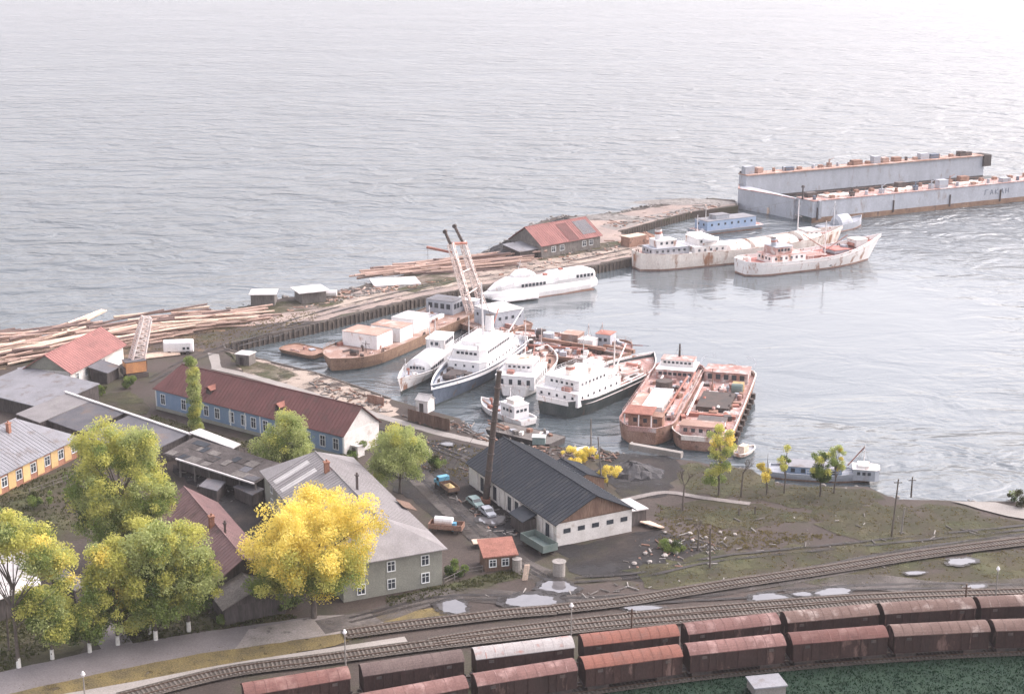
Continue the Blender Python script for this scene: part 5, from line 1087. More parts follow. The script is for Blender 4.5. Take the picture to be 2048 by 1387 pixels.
for y0, z, n in ((1.9,ZT+.3,15),(TH-2.2,ZT+.3,15),(Wd-2.5,ZT+4.3,24)):
    for i in range(n):
        x = 3+i*(Ld-14)/n+r.uniform(-1.5,1.5); k = r.random(); m = r.choice(['grey_ship','rust','rust_deck','grey_ship','dark_metal','bluegrey_hull'])
        if k < .35: MB().box(x-r.uniform(1.2,3.2),x+r.uniform(1,2.2),y0-1.3,y0+1.3,z-.05,z+r.uniform(1.4,3.2)).build('deck_cabin', M[m], t)
        elif k < .6: MB().box(x-.8,x+.8,y0-.8,y0+.8,z-.05,z+1.7).tube((x,y0,z+1.6),(x,y0,z+3.2),.3,.2,8).tube((x,y0,z+2.6),(x+2.4,y0,z+3.6),.14,.1,6).build('capstan_crane', M[m], t)
        elif k < .8: MB().tube((x,y0,z-.05),(x,y0,z+1.5),.7,.6,10).build('vent', M[m], t)
        else: MB().box(x-.9,x+.9,y0-.7,y0+.7,z-.05,z+1.1).build('locker', M['rust'], t)
for x in (8,40,72): MB().box(x,x+12,TH*.2,TH*.8,ZT+.28,ZT+.9).build('deck_plates', M['cream_ship'], t)
for y in (.15,TH-.15,): 
    mb = MB(); P = [(x,y,ZT+.3) for x in range(0,int(Ld),4)]
    for p in P: mb.tube(p,(p[0],p[1],p[2]+1.1),.05,.05,4)
    mb.path([(a,b,c+1.1) for a,b,c in P],.05,4); mb.build('railing', M['rust_deck'], t, kind='stuff')
mb = MB(); P = [(x,Wd-5.4,ZT+4.3) for x in range(0,int(Ld)-8,4)]
for p in P: mb.tube(p,(p[0],p[1],p[2]+1.1),.05,.05,4)
mb.path([(a,b,c+1.1) for a,b,c in P],.05,4); mb.build('railing', M['rust_deck'], t, kind='stuff')
MB().box(Ld-9,Ld-5,Wd-6,Wd+.6,ZT-.5,ZT+4.3).build('control_house', M['dark_plank'], t)
for x in (2, 38, 66, 92): MB().tube((x,-.25,1.0),(x,-.25,5.6),.3,.3,8).build('mooring_post', M['dark_metal'], t)
for y in (TH*.6, Wd-.5): MB().tube((-.5,y,ZT),(-.5,y,ZT+4.5),.35,.25,8).tube((-.5,y,ZT+4.4),(-.5,y,ZT+5.2),.7,.5,8).build('end_light', M['dark_metal'], t)
mb = MB(); mb.box(2,3.2,-1.2,-.1,1.6,ZT+.2); mb.build('stair_tower', M['grey_ship'], t)
# worn lettering on the dock wall: only its dark strokes can still be read
mb = MB(); x = 84.0
for g in ([(0,0,0,2),(0,2,1.2,2)],[(0,0,.6,2),(.6,2,1.2,0),(.25,.8,.95,.8)],[(0,0,0,2),(0,1,1.1,2),(0,1,1.1,0)],[(0,0,.6,2),(.6,2,1.2,0),(.25,.8,.95,.8)],[(0,0,0,2),(1.1,0,1.1,2),(0,1,1.1,1)]):
    for a_, b_, c_, d_ in g: mb.tube((x+a_*1.3,-.07,4.0+b_),(x+c_*1.3,-.07,4.0+d_),.11,.11,4)
    x += 2.7
mb.build('lettering', M['bluegrey_hull'], t, kind='stuff')

# ------------------------------------------------------------------ trees
def leaves(clumps, mats, size, seed, density=1.0, droop=0):
    """clumps: (centre, radius, material index, leaf count) -> one mesh of leaf-sized quads"""
    g = np.random.default_rng(seed); C_, S_, K_ = [], [], []
    for c, rad, mi, n in clumps:
        n = int(n*density); d = g.normal(size=(n,3)); d /= np.linalg.norm(d,axis=1)[:,None]+1e-9
        p = d*(g.random((n,1))**.5)*rad*1.25*np.array([1,1,.85]); C_.append(p+np.array(c)); K_.append(np.full(n,mi))
    C_ = np.concatenate(C_); K_ = np.concatenate(K_); n = len(C_)
    a = g.normal(size=(n,3)); a /= np.linalg.norm(a,axis=1)[:,None]; b = g.normal(size=(n,3)); b = np.cross(a,b); b /= np.linalg.norm(b,axis=1)[:,None]
    s = size*(.55+.9*g.random((n,1))); a *= s; b *= s*.62
    V = np.stack([C_-a, C_-b*.9+a*.1, C_+a, C_+b*.9+a*.1], axis=1).reshape(-1,3)
    me = bpy.data.meshes.new('crown'); me.vertices.add(4*n); me.vertices.foreach_set('co', V.ravel().astype(np.float32))
    me.loops.add(4*n); me.loops.foreach_set('vertex_index', np.arange(4*n,dtype=np.int32)); me.polygons.add(n)
    me.polygons.foreach_set('loop_start', np.arange(0,4*n,4,dtype=np.int32)); me.polygons.foreach_set('loop_total', np.full(n,4,dtype=np.int32))
    for m in mats: me.materials.append(LEAF[m])
    me.polygons.foreach_set('material_index', K_.astype(np.int32)); me.update(); me.validate(); return me
def tree(name, label, px, H, lobes, mix, seed, trunk_r=.35, trunk_h=None, n=14000, size=.26, wash=False, group=None, clump=1.25, lean=(0,0), bark='bark', loc=None):
    """lobes: (dx,dy,z,rx,rz,weight) ellipsoids of the crown; mix: function(z/H, random) -> material"""
    n = int(n*2.1); size *= .66; r = random.Random(seed); t = thing(name, label, 'tree' if 'shrub' not in name else 'shrub', at(*px) if loc is None else loc, 0, group)
    mats = list(LEAF); tot = sum(l[5] for l in lobes); cl = []; ncl = max(6,int(n/320))
    for l in lobes:
        for i in range(max(2,int(ncl*l[5]/tot))):
            while 1:
                d = Vector((r.uniform(-1,1),r.uniform(-1,1),r.uniform(-1,1)))
                if .25 < d.length < 1: break
            d = d.normalized()*(d.length**.55)
            p = (l[0]+d.x*l[3], l[1]+d.y*l[3], l[2]+d.z*l[4]); rad = clump*r.uniform(.6,1.25)
            cl.append((p, rad, mats.index(mix(p[2]/H, r)), 320*r.uniform(.5,1.4)*(rad/clump)**2))
    link('crown', leaves(cl, mats, size, seed), t)
    th = trunk_h or H*.6; mb = MB(); P = Vector((0,0,-.1)); k = 6; pts = [P]
    for i in range(1,k+1): pts.append(Vector((lean[0]*i/k+r.uniform(-.12,.12)*i*.5, lean[1]*i/k+r.uniform(-.12,.12)*i*.5, th*i/k)))
    for i in range(k): mb.tube(pts[i], pts[i+1], trunk_r*(1-.8*i/k), trunk_r*(1-.8*(i+1)/k), 9)
    mb.build('trunk', M[bark], t)
    mb = MB(); 
    for c, rad, mi, nn_ in r.sample(cl, min(len(cl), 22)):
        b = pts[min(k, max(2,int(k*min(.95,c[2]/th*.62))))]; c = Vector(c); m_ = b.lerp(c,.5)+Vector((0,0,.25)); mb.tube(b,m_,trunk_r*.3,trunk_r*.16,5); mb.tube(m_,c,trunk_r*.16,.03,5)
    if mb.v: mb.build('limbs', M[bark], t, kind='stuff')
    if wash: MB().tube((0,0,0),(lean[0]*.12,lean[1]*.12,1.6),trunk_r*1.07,trunk_r*.95,9).build('whitewash', M['whitewash'], t)
    return t
def pick(*ws):   # (material, weight below, weight above)
    def f(h, r):
        w_ = [max(0,a+(b-a)*min(1,max(0,(h-.25)/.6))) for _, a, b in ws]; return r.choices([q[0] for q in ws], w_)[0]
    return f
YEL = pick(('yellow',-.5,1.7),('gold',.2,.35),('lime',1.1,-.2),('green',1.0,-.8))
LIM = pick(('lime',.6,1.0),('pale',.5,.7),('green',.8,.1),('dark',.15,0))
GRN = pick(('green',.8,.35),('pale',.3,.8),('lime',.1,.35),('dark',.4,0))
PAL = pick(('pale',.7,1),('lime',.1,.25),('green',.5,.15))

def lobes_round(R_, z0, z1, n, seed, spread=.62, r_=.5):
    g = random.Random(seed); out = [(0,0,(z0+z1)/2,R_*.72,(z1-z0)*.44,2.2)]
    for i in range(n):
        a = 2*math.pi*i/n+g.uniform(-.4,.4); zz = g.uniform(z0+(z1-z0)*.25, z0+(z1-z0)*.82); rr = R_*r_*g.uniform(.7,1.15)
        out.append((math.cos(a)*R_*spread, math.sin(a)*R_*spread, zz, rr, rr*.9, .8))
    return out
tree('maple_tree', 'big bright yellow tree in front of the grey house', (628,1236), 20, lobes_round(10.0,3.2,19.4,11,1,.58,.52), YEL, 31, .5, 11, 52000, .24, clump=1.35)
tree('willow_tree', 'tall yellow-green tree towering above the courtyard at the left', (250,1125), 24, [(0,0,15,6.5,8,3),(-3,1,20.5,3.4,3.4,1),(3.2,0,19.5,3.6,3.6,1),(-5,0,13,3.5,4,1),(5,-1,12,3.6,4.5,1),(1,-3,8,4.5,3.5,1),(-3.5,-1,8.5,4,3.5,1)], LIM, 32, .45, 14, 40000, .25, clump=1.35)
tree('poplar_tree', 'yellow-tipped tree at the far left over the white-roofed shed', (38,1335), 23.5, [(-1,1,20,3.9,2.7,1.4),(4.4,0,18,3.3,3.8,1.5),(-5,1,19.5,3,2.4,1),(6.8,0,14.8,2.2,2.6,.7)], pick(('lime',.6,1),('yellow',0,.15),('pale',.4,.4),('green',.6,.1)), 33, .32, 18, 15000, .25, True)
tree('poplar_tree', 'bushy green tree low at the bottom left with whitewashed trunk', (105,1318), 11, lobes_round(4.0,2.2,10.5,5,3), pick(('green',.9,.5),('lime',.3,.7),('pale',.2,.4)), 34, .28, 6, 13000, .25, True)
tree('poplar_tree', 'golden-topped tree between the two tall green trees at the left', (236,1290), 16.5, [(0,0,13,3.2,3.0,1.2),(-.6,0,9.5,3.6,3.6,1),(1,0,6,3.8,3,1)], pick(('yellow',0,.35),('lime',.6,1),('pale',.3,.3),('green',.9,0)), 35, .3, 9, 15000, .25, True)
tree('poplar_tree', 'light green tree covering the middle of the pink roof', (312,1280), 18.5, [(0,0,14.5,3.6,4.4,1.3),(-1.6,0,9,4.2,4.5,1.2),(2,0,7,4,4,1)], LIM, 36, .32, 10, 20000, .25, True)
tree('poplar_tree', 'light green tree beside the dark gable of the pink-roofed house', (378,1262), 16.5, [(0,0,12.5,3.6,4.2,1.3),(.8,0,8,4.1,4,1.2),(-2,0,6,3.4,3.4,.8)], LIM, 37, .32, 9, 19000, .25, True)
tree('poplar_tree', 'dark green low tree hiding the left end of the pink-roofed house', (180,1305), 9, lobes_round(3.6,1.8,8.6,5,7), pick(('green',1,.7),('dark',.5,.2),('lime',.1,.5)), 38, .28, 5, 7000, .25, True)
tree('poplar_tree', 'short bushy tree with whitewashed trunk near the foot path', (300,1268), 8, lobes_round(3.8,1.5,7.6,5,8), pick(('green',1,.8),('dark',.6,.2),('pale',.1,.3)), 39, .26, 5, 7000, .25, True)
tree('lombardy_poplar', 'slim columnar pale green poplar in front of the blue house', (393,868), 16, [(.12*(-1)**i,0,1.8+1.95*i,1.05-.06*i,1.25,1.2-.09*i) for i in range(8)], PAL, 40, .2, 13, 16000, .19, clump=.8)
tree('willow_tree', 'pale green tree hiding the right third of the blue house facade', (570,950), 13, [(0,0,8,4.0,4.4,2),(-2.6,0,5.2,2.8,3.2,1),(1.8,0,10,2.2,2.8,1),(3.5,0,5,2.8,2.6,1)], PAL, 41, .3, 8, 17000, .22)
tree('willow_tree', 'rounded pale green tree between the grey house and the yard lane', (800,985), 13.5, [(0,0,8.2,4.4,4.6,2),(-2.6,0,8.5,2.6,3,1),(2.6,0,6.5,3,3.6,1),(0,0,11,2.4,2.2,.8),(-3,0,4.5,2.6,2.4,.7)], PAL, 42, .3, 8, 18000, .22)
tree('birch_tree', 'yellow tree with pale split trunk on the shore in front of the right hulk', (1437,990), 14.5, [(0,0,11.2,1.9,2.6,1.2),(.2,0,8,2.2,3,1.2),(-.9,0,4.2,1.7,2.2,.7)], pick(('yellow',0,.4),('lime',.6,.9),('pale',.3,.2),('green',.8,0)), 43, .2, 9, 7500, .2, clump=.8)
SH = 'thin trees along the shore meadow'
tree('shore_tree', 'yellow-leaved thin shore tree with bare crooked crown, left of the boat', (1533,988), 8.5, [(-.7,0,4.2,1.1,1.9,1)], pick(('gold',1,1),('yellow',.4,.6)), 44, .15, 8, 1500, .18, group=SH, clump=.6)
tree('shore_tree', 'sparse thin shore tree with a single dark tuft on top', (1568,986), 8.8, [(0,0,6,.9,1.4,1),(.1,0,9,.3,.3,.15)], pick(('lime',1,1),('green',.5,.3)), 45, .17, 8.6, 1300, .18, group=SH, clump=.6)
tree('shore_tree', 'green leafy shore tree, the fullest of the thin ones, in front of the patrol boat', (1640,992), 9.6, [(0,0,6.4,2.2,2.5,1),(-.4,0,4.4,1.6,1.4,.6)], pick(('green',1,.7),('dark',.6,.2),('lime',0,.5)), 46, .19, 8, 5500, .19, group=SH, clump=.7)
tree('shore_tree', 'forked brownish shore tree at the right end of the thin row', (1668,986), 9.4, [(.4,0,7,1.7,1.9,1),(1.3,0,5,1.1,1.3,.5)], pick(('gold',.3,.5),('pale',.5,.5),('green',.3,.1)), 47, .17, 8.6, 2400, .18, group=SH, clump=.6)
def bare_tree(label, px, H, seed, group=None):
    r = random.Random(seed); t = thing('bare_tree', label, 'tree', at(*px), 0, group); mb = MB()
    def br(p, d, l, rad, dep):
        q = p+d*l; mb.tube(p,q,rad,rad*.68,6)
        if dep:
            for k in range(3 if dep > 1 else 2):
                e = (d+Vector((r.uniform(-.75,.75),r.uniform(-.75,.75),r.uniform(.0,.45)))).normalized(); br(p.lerp(q,r.uniform(.7,1)), e, l*r.uniform(.55,.8), rad*.6, dep-1)
    MB().tube((0,0,-.1),(.1,0,H*.38),.2,.15,8).build('trunk', M['bark'], t); br(Vector((.1,0,H*.37)), Vector((.05,0,1)), H*.28, .14, 4); mb.build('limbs', M['bark'], t)
bare_tree('leafless dark tree on the shore meadow nearest the workshop', (1365,1020), 7.5, 51, SH)
bare_tree('leafless thin tree right of the yellow shore tree', (1482,992), 7.5, 52, SH)
bare_tree('small bare scrub tree among the white stones', (1395,1100), 5, 53)
bare_tree('bare crooked tree in the bottom left corner over the white roof', (18,1300), 12, 54)
def shrub(label, px, R_, H, mix, seed, n=1800): tree('shrub', label, px, H, [(0,0,H*.55,R_,H*.45,1)], mix, seed, .08, H*.6, n, .19, clump=.6)
shrub('orange-yellow shrub on the left of the boiler annex', (1142,930), 2.3, 3.6, pick(('yellow',1,1),('gold',1,1)), 61)
shrub('low yellow shrub along the back of the boiler annex', (1180,918), 3.0, 2.2, pick(('yellow',1,1),('gold',1,1)), 62)
shrub('tall golden shrub at the right end of the boiler annex', (1215,972), 2.6, 4.4, pick(('yellow',1,1),('gold',1,1)), 63)
for i, (p, l, R_, h) in enumerate((((172,795),'round green bush at the foot of the red-roofed house',1.6,2.4),((200,790),'second green bush beside the grey lean-to shed',1.5,2.2),((262,775),'dark green bush right of the grey lean-to shed',1.7,2.4),((725,905),'green bush by the white annex of the blue house',2.0,2.6),((690,925),'low green bush behind the grey house ridge',2.2,2.2),((910,1150),'green weeds bush by the right corner of the grey house',1.6,2.2),((560,1215),'low bush under the yellow tree near the platform',2.6,2.0),((450,1235),'scrubby bush in front of the dark plank annex',2.2,1.8),((90,1010),'green bush in the garden of the orange house',2.6,2.6),((1350,1100),'low dark bush among the white stones',2.2,1.6),((875,935),'brownish bush by the yard lane corner',2.0,2.0),((2040,1010),'dark bush at the shore on the right edge',2.5,2.5))):
    shrub(l, p, R_, h, pick(('green',1,.8),('dark',.7,.3),('weed',.3,.3)), 70+i, 1400)

# grass tufts on the green ground
def tufts(name, polys, n, m, h=.28, seed=1):
    g = random.Random(seed); mb = MB()
    for poly in polys:
        P = [at(*p) for p in poly]; x0, x1 = min(p.x for p in P), max(p.x for p in P); y0, y1 = min(p.y for p in P), max(p.y for p in P); k = 0
        while k < n:
            x, y = g.uniform(x0,x1), g.uniform(y0,y1); ins = False; j = len(P)-1
            for i in range(len(P)):
                if (P[i].y > y) != (P[j].y > y) and x < (P[j].x-P[i].x)*(y-P[i].y)/(P[j].y-P[i].y)+P[i].x: ins = not ins
                j = i
            k += 1
            if not ins: continue
            for _ in range(3):
                a = g.uniform(0,6.28); s = g.uniform(.1,.3); hh = h*g.uniform(.5,1.5); dx, dy = math.cos(a)*s, math.sin(a)*s; ox, oy = g.uniform(-.3,.3), g.uniform(-.3,.3)
                mb.add([(x+ox-dx,y+oy-dy,.0),(x+ox+dx,y+oy+dy,.0),(x+ox+dx*.3,y+oy+dy*.3,hh+.05)],[(0,1,2)])
    return mb.build(name, m, kind='stuff', fix=False)
TP = [[(1370,925),(1500,940),(1560,968),(1730,976),(1770,1000),(1700,1020),(1560,1015),(1380,985)],[(1310,1010),(1560,1015),(1650,1035),(1500,1060),(1310,1035)],[(1600,1010),(1900,1010),(2060,1050),(2060,1090),(1850,1110),(1650,1060)],[(1250,1140),(1600,1090),(1850,1085),(1700,1130),(1280,1180)],[(1550,1165),(1800,1120),(2080,1095),(2080,1180)]]
tufts('grass_tufts', TP, 600, LEAF['dry'], .13, 5)
tufts('grass_tufts', [[(770,1195),(890,1170),(1060,1130),(1060,1150),(780,1215)],[(0,980),(150,930),(340,1010),(330,1060),(0,1060)],[(300,828),(640,925),(600,935),(300,842)],[(0,1200),(140,1190),(180,1260),(0,1345)],[(215,1210),(540,1215),(600,1235),(240,1290)]], 1500, LEAF['weed'], .3, 6)
tufts('fallen_leaves', [[(0,1375),(400,1290),(780,1228),(900,1215),(900,1235),(500,1330),(300,1400)]], 4000, LEAF['dry'], .1, 7)
tufts('dry_weeds', [[(300,700),(480,640),(640,620),(640,640),(420,700)],[(1310,1035),(1500,1060),(1700,1070),(1500,1100),(1320,1100)],[(760,860),(990,900),(1000,980),(830,940)]], 1000, LEAF['dry'], .2, 8)
tufts('bank_grass', [[(900,1420),(1500,1345),(2100,1305),(2300,1450)]], 16000, LEAF['bank'], .3, 9)

# ------------------------------------------------------------------ logs
LM = {}
def log(loc, rz, L, r_, m, label, grp, tilt=0):
    k = (m, round(L), round(r_,1))
    if k not in LM: LM[k] = MB().tube((-k[1]/2,0,0),(k[1]/2,0,0),k[2],k[2]*.8,7).mesh('log', M[m])
    o = link('log', LM[k], loc=loc, rz=rz); o.rotation_euler = (0,tilt,rz); return tag(o, label, 'log', grp)
r = random.Random(77)
def logs(n, quad, ang, L, label, grp, rad=(.25,.42), spread=.12, hgt=2.0, mats=('log','log','log_pale','log_dark')):
    P = [at(*p) for p in quad]
    for i in range(n):
        u_, v = r.random(), r.random(); p = P[0].lerp(P[1],u_).lerp(P[3].lerp(P[2],u_), v)
        m = r.choice(mats); wd = {'log':'reddish-brown ','log_pale':'bare pale ','log_dark':'dark wet '}[m]; log((p.x,p.y,.3+r.random()**1.6*hgt), ang+r.gauss(0,spread), r.choice(L), r.uniform(*rad), m, wd+label, wd+grp, r.gauss(0,.035))
a1 = head(at(60,690), at(300,640)); 
logs(95, [(-60,742),(300,690),(330,650),(-60,690)], a1*.8, (14,18,22,26), 'felled log in the great heap behind the red-roofed house', 'logs heaped behind the red-roofed house', hgt=2.6)
logs(70, [(280,690),(470,650),(482,622),(300,640)], head(at(300,650),at(480,628)), (16,20,26), 'felled log in the heap along the shore right of the yellow excavator', 'logs heaped right of the excavator', hgt=2.2, spread=.09)
logs(26, [(-60,700),(110,682),(200,650),(-60,665)], a1*.9, (14,20), 'log lying half afloat at the left shore', 'logs afloat at the left shore', hgt=.6)
logs(6, [(140,665),(170,660),(190,640),(160,645)], head(at(140,660),at(232,610)), (18,22), 'log sticking out over the water at the left heap', 'logs sticking out over the water', hgt=2, spread=.04, mats=('log_pale',))
logs(70, [(800,548),(1005,540),(985,516),(840,530)], head(at(820,545),at(1000,530)), (24,30,36), 'log in the raft stacked on the pier behind the crane', 'logs rafted on the pier', hgt=1.6, spread=.03, mats=('log','log_dark','log'))

# ------------------------------------------------------------------ excavator-type crane by the log heap
t = thing('crawler_crane', 'orange crawler crane with pale lattice boom between the log heaps', 'crane', at(272,752), .5)
for sg in (-1,1): MB().prism([(-2.4,0),(2.4,0),(2.4,.1),(-2.4,.1)],0,.1); MB().ob((0,sg*1.5,.55),(5,.8,1.0)).build('track', M['dark_metal'], t)
MB().box(-2.6,2.2,-1.5,1.5,1.3,3.9).build('house', M['orange_paint'], t); cb = MB().box(1.0,2.9,.3,1.6,1.3,3.8).build('cab', M['brown_plank'], t); MB().box(2.9,2.94,.45,1.45,2.4,3.5).build('window', M['glass'], cb); MB().box(-3.3,-2.6,-1.4,1.4,1.2,2.6).build('counterweight', M['dark_metal'], t); MB().box(-2.7,2.3,-1.6,1.6,3.9,4.05).build('roof', M['roof_grey'], t)
bl = (Matrix.Translation(t.location) @ Matrix.Rotation(.5,4,'Z')).inverted()
b0, b1 = bl @ at(271,728,2.5), bl @ air(293,634,at(272,752).y+3)
truss(b0, b1, 2.9, 1.9, 10, .27, 'boom', 'lattice', t, Vector((1,0,0))); MB().tube(b1, bl @ at(300,700,1.0), .04,.04,4).build('hoist_rope', M['dark_metal'], t)
t = thing('white_bus', 'white rounded bus body with two small dark openings by the log heap', 'bus', at(358,706), .12)
rr = [[(x, 1.5*k*c_, 1.9+1.5*s_) for c_, s_ in [(math.copysign(abs(math.cos(a))**.5,math.cos(a)), math.copysign(abs(math.sin(a))**.5,math.sin(a))) for a in [2*math.pi*i/16 for i in range(16)]]] for x, k in ((-3.6,.8),(-3.3,1),(3.0,1),(3.6,.8))]
bb = MB().loft(rr).build('body', M['clean_white'], t)
for x in (1.4,2.4): port(t,(x,-1.47,1.6),0,.6,.6)
for x in (-2.2,2.2): MB().tube((x,-1.5,.45),(x,1.5,.45),.45,.45,12).build('wheelset', M['dark_metal'], t)
t = thing('plank_stack', 'stack of yellowish sawn planks leaning beside the white bus', 'planks', at(322,712), .45); 
for i in range(5): MB().ob((0,-1.2+i*.6,.3+.1*i),(9,.5,.2),.02*i).build('plank', M['log_pale'], t)

# ------------------------------------------------------------------ vehicles in the yard
def truck(label, px, rz, cabm, bedm, load=None, loadm=None, L=6.5):
    t = thing('truck', label, 'truck', at(*px), rz); x1 = L/2
    mb = MB(); prof = [(x1-2.6,.7),(x1,.7),(x1,1.35),(x1-.9,1.5),(x1-1.25,2.35),(x1-2.6,2.4)]
    mb.loft([[(x,y,z) for x,z in prof] for y in (-1.05,1.05)]); cb = mb.build('cab', M[cabm], t)
    MB().add([(x1-.92,-.9,1.55),(x1-.92,.9,1.55),(x1-1.24,.9,2.3),(x1-1.24,-.9,2.3)],[(0,1,2,3)]); MB().ob((x1-1.06,0,1.93),(.05,1.8,.8),0,0,-.4).build('windscreen', M['glass'], cb)
    for sg in (-1,1): MB().box(x1-2.3,x1-1.35,sg*1.06-.02,sg*1.06+.02,1.55,2.2).build('side_window', M['glass'], cb); MB().tube((x1-.02,sg*.75,1.05),(x1+.05,sg*.75,1.05),.15,.15,8).build('headlight', M['frame_white'], cb)
    mb = MB(); mb.box(-x1,x1-2.75,-1.15,1.15,.95,1.1); mb.build('bed', M[bedm], t)
    for q in ((-x1,x1-2.75,-1.15,-1.08),(-x1,x1-2.75,1.08,1.15),(-x1,-x1+.08,-1.08,1.08),(x1-2.83,x1-2.75,-1.08,1.08)): MB().box(*q,1.1,1.7).build('side_board', M[bedm], t)
    MB().box(-x1+.2,x1-.2,-.45,.45,.6,.94).build('chassis', M['dark_metal'], t)
    for x in (-x1+1.2, x1-1.1):
        for sg in (-1,1): MB().tube((x,sg*.85,.48),(x,sg*1.12,.48),.48,.48,14).build('wheel', M['black_iron'], t)
    if load:
        g = random.Random(3); n = 14; rr = [[(-x1+(x1*2-3)*.5+(x1-1.6)*f*math.cos(2*math.pi*i/n)*g.uniform(.9,1.1), 1.0*f*math.sin(2*math.pi*i/n)*g.uniform(.9,1.1), 1.1+load*(1-f)) for i in range(n)] for f in (1,.8,.5,.15)]
        o = MB().loft(rr).build('load_heap', M[loadm]); o.location = t.location; o.rotation_euler = t.rotation_euler; tag(o, 'ochre heap of load on the bed of the blue truck', 'load')
    return t
lane = head(at(880,975), at(1000,1070))
truck('blue truck with ochre load parked on the lane beside the workshop', (893,980), lane+math.pi, 'truck_blue', 'brown_plank', .9, 'yellow_load', 7)
def car(label, px, rz, m, L=4.2, name='car'):
    t = thing(name, label, 'car', at(*px), rz); prof = [(-L/2,.45),(L/2,.45),(L/2,.85),(L/2-1.1,.98),(L/2-1.7,1.5),(-L/2+1.0,1.52),(-L/2+.35,.98),(-L/2,.92)]
    b = MB().loft([[(x,y,z) for x,z in prof] for y in (-.8,.8)]).build('body', M[m], t)
    for sg in (-1,1): MB().box(-L/2+1.0,L/2-1.7,sg*.81-.015,sg*.81+.015,1.05,1.42).build('side_window', M['glass'], b); MB().tube((L/2-.02,sg*.55,.75),(L/2+.04,sg*.55,.75),.12,.12,8).build('headlight', M['frame_white'], b)
    MB().ob((L/2-1.38,0,1.25),(.04,1.4,.6),0,0,-.85).build('windscreen', M['glass'], b)
    for x in (-L/2+.8,L/2-.8):
        for sg in (-1,1): MB().tube((x,sg*.65,.32),(x,sg*.84,.32),.32,.32,12).build('wheel', M['black_iron'], t)
    return t
car('pale van-like car on the lane below the iron chimney', (950,1010), lane, 'teal_paint', 4.6); car('light grey car parked nose to tail with the pale one by the lane', (975,1030), lane, 'grey_ship')
def trailer(label, px, rz, m, L=6, W=2.4, h=1.1, cargo=None):
    t = thing('trailer', label, 'trailer', at(*px), rz); MB().box(-L/2,L/2,-W/2,W/2,.75,.9).build('bed', M[m], t)
    for q in ((-L/2,L/2,-W/2,-W/2+.08),(-L/2,L/2,W/2-.08,W/2),(-L/2,-L/2+.08,-W/2+.08,W/2-.08),(L/2-.08,L/2,-W/2+.08,W/2-.08)): MB().box(*q,.9,.75+h).build('side_board', M[m], t)
    for x in (-L/2+1.1,L/2-1.1):
        for sg in (-1,1): MB().tube((x,sg*(W/2-.35),.42),(x,sg*(W/2-.1),.42),.42,.42,12).build('wheel', M['black_iron'], t)
    MB().tube((L/2,0,.6),(L/2+1.6,0,.5),.07,.07,6).build('drawbar', M['dark_metal'], t); return t
trailer('grey-green tipper body standing before the near corner of the workshop', (1078,1097), lane+.1, 'truck_green', 7, 3.0, 1.3)
trailer('rusty red trailer by the end of the grey house roof', (893,1062), lane+.9, 'rust', 6, 2.4, .9)
t = tag(MB().tube((-1.6,0,.9),(1.6,0,.9),.75,.75,12).build('tank', M['clean_white']), 'white cylinder tank lying on the rusty red trailer', 'tank'); t.location = at(888,1058)+Vector((0,0,.75)); t.rotation_euler = (0,0,lane+.9)
t = tag(MB().tube((0,0,0),(0,0,1.5),.5,.5,10).build('barrel', M['truck_blue']), 'blue barrel standing beside the rusty red trailer', 'barrel'); t.location = at(908,1060)
t = thing('concrete_pipe', 'weathered concrete pipe section standing by the large puddle', 'pipe', at(1118,1150), 0); MB().tube((0,0,0),(0,0,2.4),1.0,1.0,14).build('pipe', M['concrete'], t); MB().tube((0,0,2.4),(0,0,2.5),1.15,1.15,14).build('lid', M['stone'], t)
t = thing('leaning_board', 'pale upright board leaning near the tin shack', 'board', at(1052,1160), .3); MB().ob((0,0,1.4),(.9,.15,2.8),0,.1,.12).build('board', M['log_pale'], t)
t = thing('grey_drum', 'round grey drum by the right corner of the tin shack', 'drum', at(1034,1140), 0); MB().tube((0,0,0),(0,0,2.0),.8,.8,12).build('body', M['concrete'], t); MB().tube((0,0,2.0),(0,0,2.08),.84,.84,12).build('rim', M['stone'], t)
t = thing('cabin', 'small white cabin by the porch of the blue house annex', 'cabin', at(715,910), rz); MB().box(-1,1,-1,1,0,2.2).build('body', M['wall_white'], t); MB().box(-1.2,1.2,-1.2,1.2,2.2,2.35).build('roof', M['roof_white'], t); door(t, 0, -1.01, 0, .9, 1.9, 'dark_plank')
t = thing('crate', 'pale green crate on the bank behind the workshop roof', 'crate', at(1078,886), -.1); MB().box(-1.3,1.3,-.9,.9,0,1.5).build('box', M['teal_paint'], t); MB().box(-1.4,1.4,-1,1,1.5,1.62).build('lid', M['frame_white'], t)
t = thing('concrete_beam', 'long pale concrete beam lying on the bank below the rusty hulks', 'beam', at(1312,906), head(at(1265,898),at(1360,915))); MB().box(-5.6,5.6,-.6,.6,0,1.2).build('beam', M['concrete'], t); MB().box(-5.7,-5.4,-.7,.7,-.0,1.3).build('end', M['concrete_worn' if False else 'concrete'], t)
t = thing('white_pipe_stack', 'white stack of pipes beside the yellow shrubs', 'pipes', at(1163,900), .5)
for i in range(4): MB().tube((-1.6,-.6+i*.4,.2+.1*(i%2)),(1.6,-.6+i*.4,.2+.1*(i%2)),.2,.2,8).build('pipe', M['clean_white'], t)
t = thing('hut', 'pale concrete hut roof just showing on the green bank at the bottom edge', 'hut', at(1532,1384), .2); MB().box(-2.2,2.2,-1.6,1.6,0,1.6).build('wall', M['concrete'], t); MB().box(-2.4,2.4,-1.8,1.8,1.6,1.8).build('roof', M['roof_pale'], t)
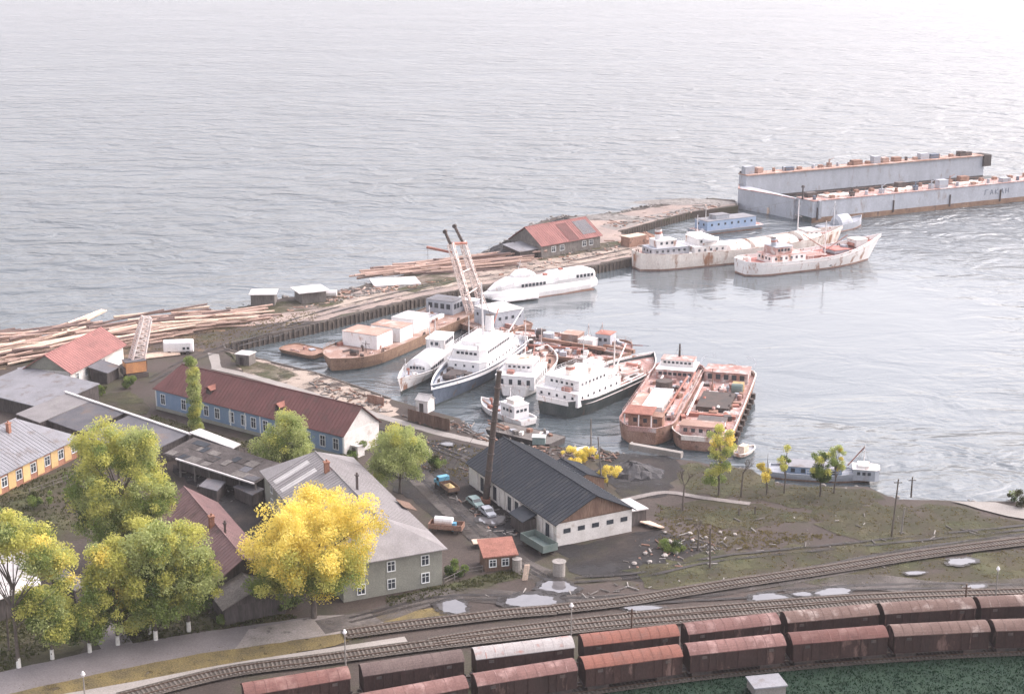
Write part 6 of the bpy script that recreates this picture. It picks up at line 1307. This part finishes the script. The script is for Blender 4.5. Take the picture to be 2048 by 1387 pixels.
for i, p in enumerate(((1303,1052),(1330,1066),(1338,1084),(1360,1088),(1385,1082),(1352,1107),(1330,1112),(1470,1070),(1412,1076),(1290,1108),(1268,1128),(1300,1125),(1380,1068),(1440,1066))):
    mb = MB(); rock(mb, (0,0,.25), random.Random(i).uniform(.3,.65), random.Random(i+40)); o = mb.build('white_stone', M['white_stone']); o.location = at(*p); tag(o, 'whitish boulder lying on the dark ground right of the workshop', 'stone', 'white stones right of the workshop')
t = thing('plank_pile', 'pinkish pile of boards beside the flat-roofed shed', 'boards', at(1305,1053), rzh+.2)
for i in range(5): MB().ob((0,-.8+.4*i,.25+.12*i),(3.8,.5,.18),.05*i).build('board', M['log_pale'], t)
# rubbish lying about the yard, bank and pier: too small and many to count
def junk(name, polys, n, mats, seed, s=(.2,.8)):
    g = random.Random(seed)
    for mi, m in enumerate(mats):
        mb = MB()
        for poly in polys:
            P = [at(*p) for p in poly]
            for i in range(n):
                u_, v = g.random(), g.random(); p = P[0].lerp(P[1],u_).lerp(P[3].lerp(P[2],u_),v); a = g.uniform(0,3.14); k = g.random(); q = g.uniform(*s)
                if k < .4: mb.ob((p.x,p.y,q*.2),(q*g.uniform(1,3),q*.5,q*.4),a)
                elif k < .7: rock(mb,(p.x,p.y,q*.2),q*.5,g)
                else: mb.tube((p.x,p.y,.15),(p.x+math.cos(a)*q*4,p.y+math.sin(a)*q*4,.2),.08+q*.08,.08+q*.08,5)
        mb.build(name, M[m], kind='stuff')
junk('bank_debris', [[(945,872),(1100,895),(1110,915),(1000,895)],[(1110,895),(1240,905),(1230,925),(1120,915)],[(800,830),(940,845),(950,872),(850,850)],[(620,755),(780,805),(770,825),(640,790)]], 22, ['rust','plank','stone','dark_plank','brown_plank'], 91)
junk('yard_debris', [[(760,870),(960,890),(990,960),(850,940)],[(1270,1075),(1450,1080),(1430,1130),(1250,1140)],[(900,985),(1000,1010),(1060,1080),(960,1060)]], 24, ['rust','stone','plank'], 92, (.2,.6))
junk('pier_debris', [[(500,640),(800,575),(1000,545),(700,590)],[(640,590),(790,565),(800,575),(660,605)],[(1000,560),(1240,500),(1240,480),(1000,530)],[(1200,450),(1440,405),(1450,412),(1240,455)]], 24, ['rust','plank','stone','log'], 93, (.3,1.1))
junk('mud_debris', [[(900,1195),(1500,1150),(1900,1120),(1300,1200)],[(1300,1040),(1900,1020),(2000,1080),(1400,1110)],[(350,940),(520,970),(600,1010),(420,1000)]], 24, ['stone','plank'], 94, (.15,.5))
for i, p in enumerate(((165,1308),(240,1290),(275,1282),(60,1330),(345,1275))): pass
